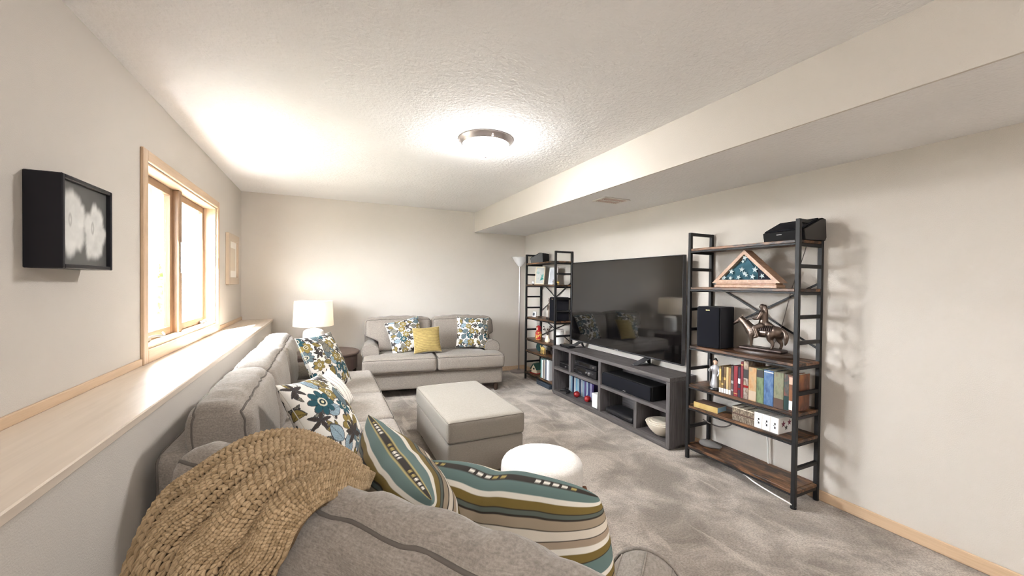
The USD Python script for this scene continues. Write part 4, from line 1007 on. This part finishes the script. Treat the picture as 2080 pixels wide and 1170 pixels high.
def stone():
    m = trimesh.creation.icosphere(3, 1.0); v = m.vertices*np.array([.045, .085, .024]); v[:, 2] = np.maximum(v[:, 2]*(1+.9*v[:, 1]/.085*.6), -.018)
    v += m.vertices*((meshkit.fbm(v*25, 3, 5)-.5)*.018)[:, None]; v[:, 2] -= v[:, 2].min(); m.vertices = v
    p = single('stone', shift(rot(m, .3, (0, 0, 1)), (2.745, 2.10, SH[5])), 'grey_stone', 'grey flat stone on the bottom board of the nearer shelving', 'stone', smooth=40)
stone()
single('cable', tube(smooth_path([(2.868, 1.50, 1.70), (2.874, 1.54, 1.55), (2.872, 1.60, 1.35), (2.876, 1.66, 1.1), (2.874, 1.72, .95)], 40), .003, 6), 'cable_dark', 'thin dark speaker wire hanging behind the horse statue', 'cable', smooth=True)
single('cable', tube(smooth_path([(2.870, 1.90, .86), (2.874, 1.93, .70), (2.872, 1.97, .36), (2.860, 2.05, .27), (2.85, 2.18, .25), (2.86, 2.26, .26)], 40), .005, 8), 'cable_dark', 'brown cable looping below the yellow book', 'cable', smooth=True)
single('cable', tube(smooth_path([(2.874, 1.80, .42), (2.876, 1.775, .38), (2.872, 1.74, .28), (2.875, 1.735, .15), (2.872, 1.73, .11)], 40), .006, 8), 'cable_white', 'pale cable dropping behind the bottom shelf board', 'cable', smooth=True)
single('cable', tube(smooth_path([(2.74, 1.86, .03), (2.66, 1.76, .058), (2.606, 1.66, .064), (2.600, 1.56, .052), (2.606, 1.47, .038), (2.640, 1.42, .012)], 40), .005, 8), 'cable_white', 'white cable curving out under the bottom shelf board', 'cable', smooth=True)

# ------------------------------------------------------------------ things on the far shelving unit
def ball(loc):
    t = Thing('trinket', 'small white ball trinket on a tiny foot beside the standing photo frame', 'trinket', loc)
    t.part('ball', lathe([(.02*math.sin(a), .028-.02*math.cos(a)) for a in np.linspace(0, PI, 12)], 20), 'white_ceramic'); t.part('foot', lathe([(.012, 0), (.012, .004), (.006, .010), (0, .010)], 14), 'black_plastic')
ball((2.69, 4.955, SH[1]))
def photo_frame(label, loc, w, h, fr, art, rotz=0.0, lean=.10):
    t = Thing('photo_frame', label, 'photo frame', loc, rotz); b = .014; d = .014
    R = lambda m: rot(m, lean, (0, 1, 0))
    t.part('frame', R(join(span(-d, 0, -w/2, -w/2+b, 0, h), span(-d, 0, w/2-b, w/2, 0, h), span(-d, 0, -w/2+b, w/2-b, 0, b), span(-d, 0, -w/2+b, w/2-b, h-b, h))), fr)
    Y, Z, F = grid_panel(w-2*b, h-2*b, 40); V = np.c_[np.full(len(Y), -.006), Y, Z+h/2]; p = trimesh.Trimesh(V, F[:, ::-1], process=False)
    t.part('picture', R(p), 'print_gloss', True, paint=art(Y, Z)); t.part('backing', R(span(-.004, -.001, -w/2+b, w/2-b, b, h-b, .0005)), 'black_matte', False)
    t.part('easel', bar((.005+h*.6*lean, 0, h*.6), (.075, 0, .002), .03, .003, .001, (0, 1, 0)), 'black_matte')
def teal_art(Y, Z):
    f = meshkit.fbm(np.c_[Y*25, Z*22, 0*Y], 4, 3); w = np.clip((f-.48)*9, 0, 1)[:, None]*np.clip(1-(Z+.02)/.10, 0, 1)[:, None]; return np.array([.55, .57, .55])*(1-w)+w*np.array([.04, .30, .27])
photo_frame('cream framed teal print standing on the far shelving', (2.745, 4.865, SH[1]), .21, .255, 'cream', teal_art, .15)
photo_frame('white framed pale picture beside the teal print', (2.755, 4.525, SH[1]), .19, .235, 'white_plastic', lambda Y, Z: np.array([.55, .57, .62])*(.8+.5*meshkit.fbm(np.c_[Y*8, Z*8, 0*Y], 3, 4))[:, None], .05)
def small_bronze(loc, label, h, name='figurine'):
    t = Thing(name, label, 'figurine', loc); k = h/.28
    t.part('base', span(-.03*k, .03*k, -.035*k, .035*k, 0, .022*k), 'bronze_dark')
    t.part('figure', blob([[((0, 0, .03*k), .020*k), ((0, 0, .09*k), .017*k), ((.003*k, .004*k, .13*k), .019*k), ((0, 0, .19*k), .022*k), ((0, 0, .215*k), .010*k)], [((0, 0, .24*k), .016*k), ((0, 0, .25*k), .015*k)], [((0, .02*k, .2*k), .010*k), ((-.01*k, .034*k, .15*k), .008*k), ((-.02*k, .02*k, .12*k), .007*k)], [((0, -.02*k, .2*k), .010*k), ((-.015*k, -.03*k, .235*k), .008*k), ((-.02*k, -.02*k, .275*k), .006*k)]], .006, 5), 'bronze', True)
small_bronze((2.72, 4.545, SH[2]), 'slim bronze figurine standing beside the far bookshelf speaker', .29)
small_bronze((2.665, 4.365, SH[1]), 'tiny dark figurine in front of the white picture frame', .075)
def dino(loc):
    t = Thing('figurine', 'small gold animal figurine at the end of the upper far shelf', 'figurine', loc, .2)
    t.part('body', blob([[((0, .02, .035), .012), ((0, -.025, .037), .013)], [((0, .03, .04), .008), ((0, .043, .058), .007), ((0, .055, .06), .005)], *[[((0+sx, sy, .03), .006), ((0+sx, sy, .004), .005)] for sx in (-.008, .008) for sy in (-.025, .02)]], .004, 4), 'gold_paint', True)
dino((2.70, 4.33, SH[1]))
def clock():
    t = Thing('desk_clock', 'small white square display propped on the far middle shelf', 'clock', (2.70, 4.925, SH[2]), .1)
    R = lambda m: rot(m, .15, (0, 1, 0)); t.part('case', R(span(-.018, .006, -.036, .036, .0, .075, .006)), 'white_plastic'); t.part('screen', R(span(-.0195, -.0183, -.024, .024, .018, .06, .0003)), 'ink_dark', False)
    t.part('stand', span(-.012, .04, -.02, .02, 0, .004), 'white_plastic')
clock()
def nesting_doll():
    t = Thing('nesting_doll', 'red and gold painted nesting doll on the far shelving', 'doll', (2.695, 4.79, SH[3]))
    pr = [(0, 0), (.036, 0), (.040, .01), (.046, .05), (.046, .09), (.038, .115), (.028, .128), (.031, .145), (.036, .165), (.032, .187), (.018, .199), (0, .202)]
    P = smooth_path(np.array(pr), 40); P[:, 0] = np.maximum(P[:, 0], 0); n = 64; m = lathe(P, n); v = m.vertices
    th = np.arctan2(v[:, 1], -v[:, 0]); z = v[:, 2]; col = np.tile((.40, .02, .025), (len(v), 1))
    f = meshkit.fbm(np.c_[th*3, z*60, 0*z], 2, 4); col[(f > .56) & (z < .115)] = (.60, .42, .12); col[(abs(z-.012) < .004) | (abs(z-.112) < .003)] = (.55, .38, .1)
    face = ((th/.75)**2+((z-.160)/.022)**2) < 1; col[face] = (.78, .55, .42); col[((th/.75)**2+((z-.176)/.012)**2 < 1) & (z > .172)] = (.30, .16, .05)
    for s in (-1, 1): col[((th-s*.3)/.12)**2+((z-.163)/.003)**2 < 1] = (.03, .03, .05)
    col[((th)/.16)**2+((z-.151)/.002)**2 < 1] = (.55, .05, .05)
    t.part('body', m, 'print_gloss', True, paint=col)
nesting_doll()
def vase():
    t = Thing('vase', 'small pale vase holding brown dried stems', 'vase', (2.69, 4.535, SH[3]))
    t.part('vessel', lathe(smooth_path(np.array([(.02, 0), (.034, .01), (.036, .035), (.022, .07), (.016, .09), (.02, .10)]), 20), 28), 'cream')
    rg = np.random.default_rng(5)
    for k in range(8):
        a = rg.uniform(0, 2*PI); e = np.array([.05*math.cos(a), .06*math.sin(a), .17+rg.uniform(0, .045)]); p = t.part('stem', tube(smooth_path([(0, 0, .08), e*np.array([.4, .4, .75]), e], 8), .002, 5), 'dark_wood', True)
        t.part('seed_head', shift(trimesh.creation.icosphere(1, .009), e), 'white_ceramic' if k == 2 else 'bronze_dark', True, under=p)
vase()
def canister():
    t = Thing('canister', 'white cylindrical canister at the near end of the far shelving', 'canister', (2.75, 4.345, SH[3]))
    t.part('body', lathe([(.058, 0), (.063, .004), (.063, .165), (.058, .168)], 40), 'white_ceramic'); t.part('lid', lathe([(.063, .169), (.064, .172), (.064, .188), (.058, .192), (0, .192)], 40), 'white_ceramic')
canister()
def globe():
    t = Thing('plate', 'round dark teal plate standing on a little easel', 'plate', (2.72, 4.79, SH[4]), .2)
    p = lathe([(0, 0), (.045, .0), (.066, .008), (.068, .011), (.045, .005), (0, .004)], 40); p = rot(p, -PI/2+.2, (0, 1, 0)); t.part('dish', shift(p, (0, 0, .075)), 'teal_dark')
    for s in (-1, 1): t.part('easel', tube(smooth_path([(-.03, s*.03, .012), (-.028, s*.03, .002), (.03, s*.03, .002), (.02, s*.02, .08)], 20), .003, 6), 'dark_wood')
globe()
def camel():
    t = Thing('figurine', 'gold camel figurine on the lower far shelf', 'figurine', (2.675, 4.625, SH[4]), .0)
    leg = [[((sx, sy, .06), .010), ((sx, sy, .03), .006), ((sx, sy, .005), .007)] for sx in (-.012, .012) for sy in (-.032, .03)]
    t.part('body', blob([[((0, -.035, .075), .019), ((0, .03, .075), .018)], [((0, -.0, .09), .014), ((0, 0, .103), .007)], [((0, .035, .075), .012), ((0, .055, .07), .009), ((0, .065, .098), .007)], [((0, .065, .100), .009), ((0, .082, .096), .006)], *leg], .004, 5), 'gold_paint', True)
camel()
def small_elephant():
    t = Thing('figurine', 'dark carved animal figurine behind the gold camel', 'figurine', (2.765, 4.50, SH[4]), .0)
    leg = [[((sx, sy, .05), .013), ((sx, sy, .008), .010)] for sx in (-.015, .015) for sy in (-.03, .028)]
    t.part('body', blob([[((0, -.03, .075), .030), ((0, .02, .075), .028)], [((0, .045, .085), .020), ((0, .065, .06), .009), ((0, .07, .025), .006)], *leg], .005, 5), 'bronze_dark', True)
small_elephant()
def birdhouse():
    t = Thing('birdhouse', 'little cream birdhouse with dark green roof on a red base', 'birdhouse', (2.71, 4.865, SH[5]), .25)
    t.part('base', span(-.065, .065, -.07, .07, 0, .012), 'red_gloss')
    b = prism([(-.05, 0), (.05, 0), (.05, .06), (0, .125), (-.05, .06)], .10, 'y'); t.part('body', shift(rot(b, PI/2, (0, 0, 1)), (.05, 0, .0125)) if False else shift(prism([(-.05, 0), (.05, 0), (.05, .06), (0, .125), (-.05, .06)], .10, 'x'), (-.05, 0, .0125)), 'cream', False)
    for s in (-1, 1): t.part('roof', bar((0, s*.001, .0), (0, s*.066, -.083), .13, .006, .001, (0, 0, 1)).apply_translation((0, s*.002, .143)), 'green_roof')
    hole = rot(lathe([(0, 0), (.014, 0), (.014, .002), (0, .002)], 18), -PI/2, (0, 1, 0)); t.part('entrance', shift(hole, (-.0502, 0, .07)), 'black_matte')
birdhouse()
rc = [('teal green', (.10, .28, .28)), ('white', (.72, .73, .72)), ('dark brown', (.08, .06, .05)), ('beige', (.42, .36, .30)), ('grey', (.22, .23, .25)), ('navy', (.04, .06, .10)), ('bright white', (.78, .79, .80)), ('pale grey', (.60, .62, .64))]
y = 4.635
for k, (nm, c) in enumerate(rc):
    w = [.03, .034, .022, .026, .022, .024, .036, .034][k]; h = [.255, .245, .24, .25, .262, .235, .268, .262][k]
    case('book', f'{nm} tall book in the row beside the birdhouse', 'book', y-w/2, w-.001, .185, h, 2.645, SH[5], plain(f'tall_book_{k}', c, .5), group='tall books on the far bottom board'); y -= w
def mat_box():
    t = Thing('storage_box', 'flat dark blue box lying under the far shelving', 'box', (2.73, 4.55, 0)); t.part('body', span(-.10, .10, -.17, .17, 0, .045, .004), 'navy_box'); t.part('lid', span(-.102, .102, -.172, .172, .0455, .062, .004), 'navy_box')
mat_box()

# ------------------------------------------------------------------ pillows
fl = lambda seed, sc=1.0: (lambda st: floral(st, seed, sc))
pillow('throw_pillow', 'floral pillow leaning at the far end of the long sofa', (.005, 3.62, .70), (.80, -.42, .42), .53, .51, .18, (lambda st: floral(st, 3, 1.0, (('leaf', (-.04, .12), .4, .12, GREY), ('flower', (.11, -.10), .3, .062, TEAL), ('leaf', (-.10, -.09), 1.2, .11, OLIVE), ('flower', (.02, .02), .3, .055, OLIVE)))), roll=-.02, seed=4, n=190, group='floral pillows')
pillow('throw_pillow', 'large floral pillow with teal flower on the near end of the long sofa', (.01, 2.15, .685), (.80, -.22, .55), .50, .50, .21, (lambda st: floral(st, 8, 1.1, (('spray', (-.03, -.13), 1.6, .085, BROWN), ('flower', (-.14, .09), .3, .072, TEAL), ('leaf', (.055, .085), 1.0, .15, SLATE), ('flower', (.165, -.01), .2, .062, OLIVE), ('spray', (.02, .19), -.4, .05, OLIVE)))), roll=-.15, seed=6, n=220, group='floral pillows')
def grid_paint(st):
    c = np.tile((.74, .70, .64), (len(st), 1)); c[(((st[:, 0]+.004) % .045) < .005)] = (.38, .34, .31); c[(((st[:, 1]+.01) % .02) < .003)] *= .86; return c
pillow('throw_pillow', 'small white pillow with thin woven lines between the floral pillows', (.055, 2.96, .615), (.75, -.30, .60), .34, .30, .12, grid_paint, roll=.1, seed=3, n=110, cloth='nub_cloth')
pillow('throw_pillow', 'floral pillow in the left corner of the two-seat sofa, behind the mustard one', (.93, 5.10, .70), (-.05, -.90, .42), .44, .44, .16, fl(5, .9), roll=.22, seed=7, n=150, group='floral pillows')
pillow('throw_pillow', 'floral pillow on the right seat of the two-seat sofa', (1.80, 5.02, .71), (-.20, -.88, .42), .44, .44, .16, fl(11, .9), roll=-.06, seed=8, n=150, group='floral pillows')
def mustard(st):
    c = np.tile((.36, .265, .10), (len(st), 1)); f = (st[:, 1]/.021) % 1; c[f < .28] *= .62; return c*(.85+.3*meshkit.fbm(np.c_[st*60, 0*st[:, 0]], 2, 3))[:, None]
pillow('throw_pillow', 'mustard yellow ribbed pillow on the two-seat sofa', (1.15, 4.90, .66), (-.12, -.86, .45), .34, .34, .14, mustard, roll=.05, seed=2, n=130, cloth='nub_cloth')
SP = lambda st: stripes(st, .48)
ch = dict(cloth='print_cloth', wr=.009)
pillow('striped_pillow', 'striped teal and brown pillow standing edge-on at the left of the armchair', (.208, 1.075, .715), (.965, .11, .20), .60, .48, .27, lambda st: stripes(st, .46), roll=.0, seed=12, n=230, sag=.0, group='striped pillows', chop=.006, round_=.02, pull=.035, pw=.55, **ch)
pillow('striped_pillow', 'striped teal and brown pillow in the middle of the armchair back', tuple(chair_at(-.45, .895, .685)), tuple(-np.array([.785, .62, 0])+np.array([0, 0, -.20])), .555, .46, .27, lambda st: stripes(st, .46), roll=.075, seed=13, n=230, sag=.0, group='striped pillows', chop=.014, round_=.05, pull=-.005, pw=.52, **ch)

# ------------------------------------------------------------------ knitted throw
def throw():
    # rows: along the cloth, from the hem on the seat side over the top of the armchair back to the hem behind it; columns: across. Armchair coordinates (u, n, z)
    G = np.array([
        [(-1.09, 0.971, 0.74), (-0.977, 0.882, 0.78), (-0.875, 0.8, 0.82), (-0.779, 0.724, 0.86), (-0.692, 0.654, 0.9)],
        [(-1.03, 0.867, 0.84), (-0.867, 0.738, 0.89), (-0.767, 0.66, 0.92), (-0.693, 0.603, 0.94), (-0.626, 0.556, 0.955)],
        [(-0.982, 0.743, 0.93), (-0.828, 0.634, 0.965), (-0.75, 0.58, 0.975), (-0.682, 0.533, 0.975), (-0.63, 0.507, 0.965)],
        [(-0.953, 0.643, 0.985), (-0.837, 0.554, 1.0), (-0.746, 0.499, 1.0), (-0.682, 0.47, 0.99), (-0.63, 0.478, 0.965)],
        [(-0.99, 0.562, 0.985), (-0.865, 0.472, 0.99), (-0.768, 0.436, 0.985), (-0.701, 0.437, 0.97), (-0.636, 0.451, 0.945)],
        [(-1.053, 0.515, 0.93), (-0.944, 0.439, 0.93), (-0.841, 0.415, 0.92), (-0.757, 0.426, 0.91), (-0.673, 0.458, 0.89)],
        [(-1.143, 0.495, 0.84), (-1.049, 0.423, 0.83), (-0.939, 0.403, 0.82), (-0.835, 0.412, 0.81), (-0.735, 0.465, 0.78)],
        [(-1.24, 0.45, 0.62), (-1.18, 0.4, 0.52), (-1.07, 0.385, 0.5), (-0.88, 0.39, 0.5), (-0.72, 0.415, 0.5)],
        [(-1.25, 0.43, 0.3), (-1.19, 0.385, 0.25), (-1.07, 0.375, 0.25), (-0.88, 0.38, 0.25), (-0.72, 0.4, 0.25)]])
    t_ = Thing('throw_blanket', 'chunky tan knitted throw draped over the back of the armchair', 'blanket', chair_at(-.8, .5, .15), CA)
    r = np.linspace(0, 1, G.shape[0]); c = np.linspace(0, 1, G.shape[1]); S = [RectBivariateSpline(r, c, G[:, :, k], kx=3, ky=3) for k in range(3)]
    def surf(a, b):
        P = np.stack([s.ev(a, b) for s in S], -1); e = 1e-3
        A = np.stack([s.ev(np.clip(a+e, 0, 1), b)-s.ev(np.clip(a-e, 0, 1), b) for s in S], -1); B = np.stack([s.ev(a, np.clip(b+e, 0, 1))-s.ev(a, np.clip(b-e, 0, 1)) for s in S], -1)
        N = np.cross(A, B); N /= np.linalg.norm(N, axis=-1, keepdims=True)+1e-12
        # soft folds running along the cloth
        fold = .030*np.abs(np.sin(PI*(b*3.7+.22*np.sin(a*4+.6)+.15)))**.8*np.clip(b*7, .35, 1)*np.clip((1-b)*7, .3, 1) - .010
        return P + N*(SGN*(.012+np.maximum(fold, -.010)))[..., None], N*SGN
    SGN = 1.0
    P, N = surf(np.array(.45), np.array(.5)); SGN = 1.0 if N[2] > 0 else -1.0
    o = np.array([-.8, .5, .15])
    na, nb = 150, 56
    A, B = np.meshgrid(np.linspace(0, 1, na+1), np.linspace(0, 1, nb+1), indexing='ij')
    P, N = surf(A, B); P0 = (P-N*.004-o).reshape(-1, 3); P1 = (P-N*.009-o).reshape(-1, 3)
    i, j = np.meshgrid(np.arange(na), np.arange(nb), indexing='ij'); p = (i*(nb+1)+j).ravel(); q = np.c_[p, p+nb+1, p+nb+2, p+1]
    F = np.vstack([q[:, [0, 1, 2]], q[:, [0, 2, 3]]]); K = (na+1)*(nb+1); F = F if SGN > 0 else F[:, ::-1]
    t_.part('backing', trimesh.Trimesh(np.vstack([P0, P1]), np.vstack([F, F[:, ::-1]+K]), process=False), 'yarn_shade', True)
    # one small leaf of yarn for each half of every stitch
    L = np.linspace(0, 1, 5); ring = np.linspace(0, 2*PI, 6, endpoint=False)
    nrow, ncol = 74, 30
    V, Fq = [], []
    tri = []
    for a_ in range(4):
        for b_ in range(6):
            p0, p1 = a_*6+b_, a_*6+(b_+1) % 6; tri += [(p0, p1, p1+6), (p0, p1+6, p0+6)]
    tri = np.array(tri)
    rg = np.random.default_rng(11); cnt = 0
    ra = (np.arange(nrow)+.5)/nrow; cb = (np.arange(ncol)+.5)/ncol
    for half in (-1, 1):
        AA, BB = np.meshgrid(ra, cb, indexing='ij'); AA = AA.ravel(); BB = BB.ravel(); n = len(AA)
        pts = []
        for l in L:
            a = AA + (l-.5)*1.45/nrow; b = BB + half*(.34*(1-l)+.06)/ncol*1.2 + rg.uniform(-.05, .05, n)/ncol
            P, N = surf(np.clip(a, 0, 1), np.clip(b, 0, 1)); lift = .0062*math.sin(PI*l)+.0005
            pts.append((P+N*lift, N))
        C = np.stack([x[0] for x in pts], 1); NN = np.stack([x[1] for x in pts], 1); D = np.gradient(C, axis=1); D /= np.linalg.norm(D, axis=-1, keepdims=True)+1e-12
        W = np.cross(D, NN); W /= np.linalg.norm(W, axis=-1, keepdims=True)+1e-12
        rad = .0049*np.array([.35, .9, 1.1, .9, .35])
        X = C[:, :, None] + rad[None, :, None, None]*(W[:, :, None]*np.cos(ring)[:, None]*.74 + NN[:, :, None]*np.sin(ring)[:, None])
        V.append((X-o).reshape(-1, 3)); Fq.append((tri[None] + (np.arange(n)*30)[:, None, None]).reshape(-1, 3) + cnt); cnt += n*30
    m = trimesh.Trimesh(np.vstack(V), np.vstack(Fq), process=False)
    q = np.repeat(rg.uniform(0, 1, cnt//30), 30)[:, None]**.8; lo_, hi_ = np.array([.285, .195, .105]), np.array([.47, .34, .205])
    t_.part('knit_stitches', m, 'yarn', True, kind='stuff', paint=lo_*(1-q)+hi_*q)
throw()
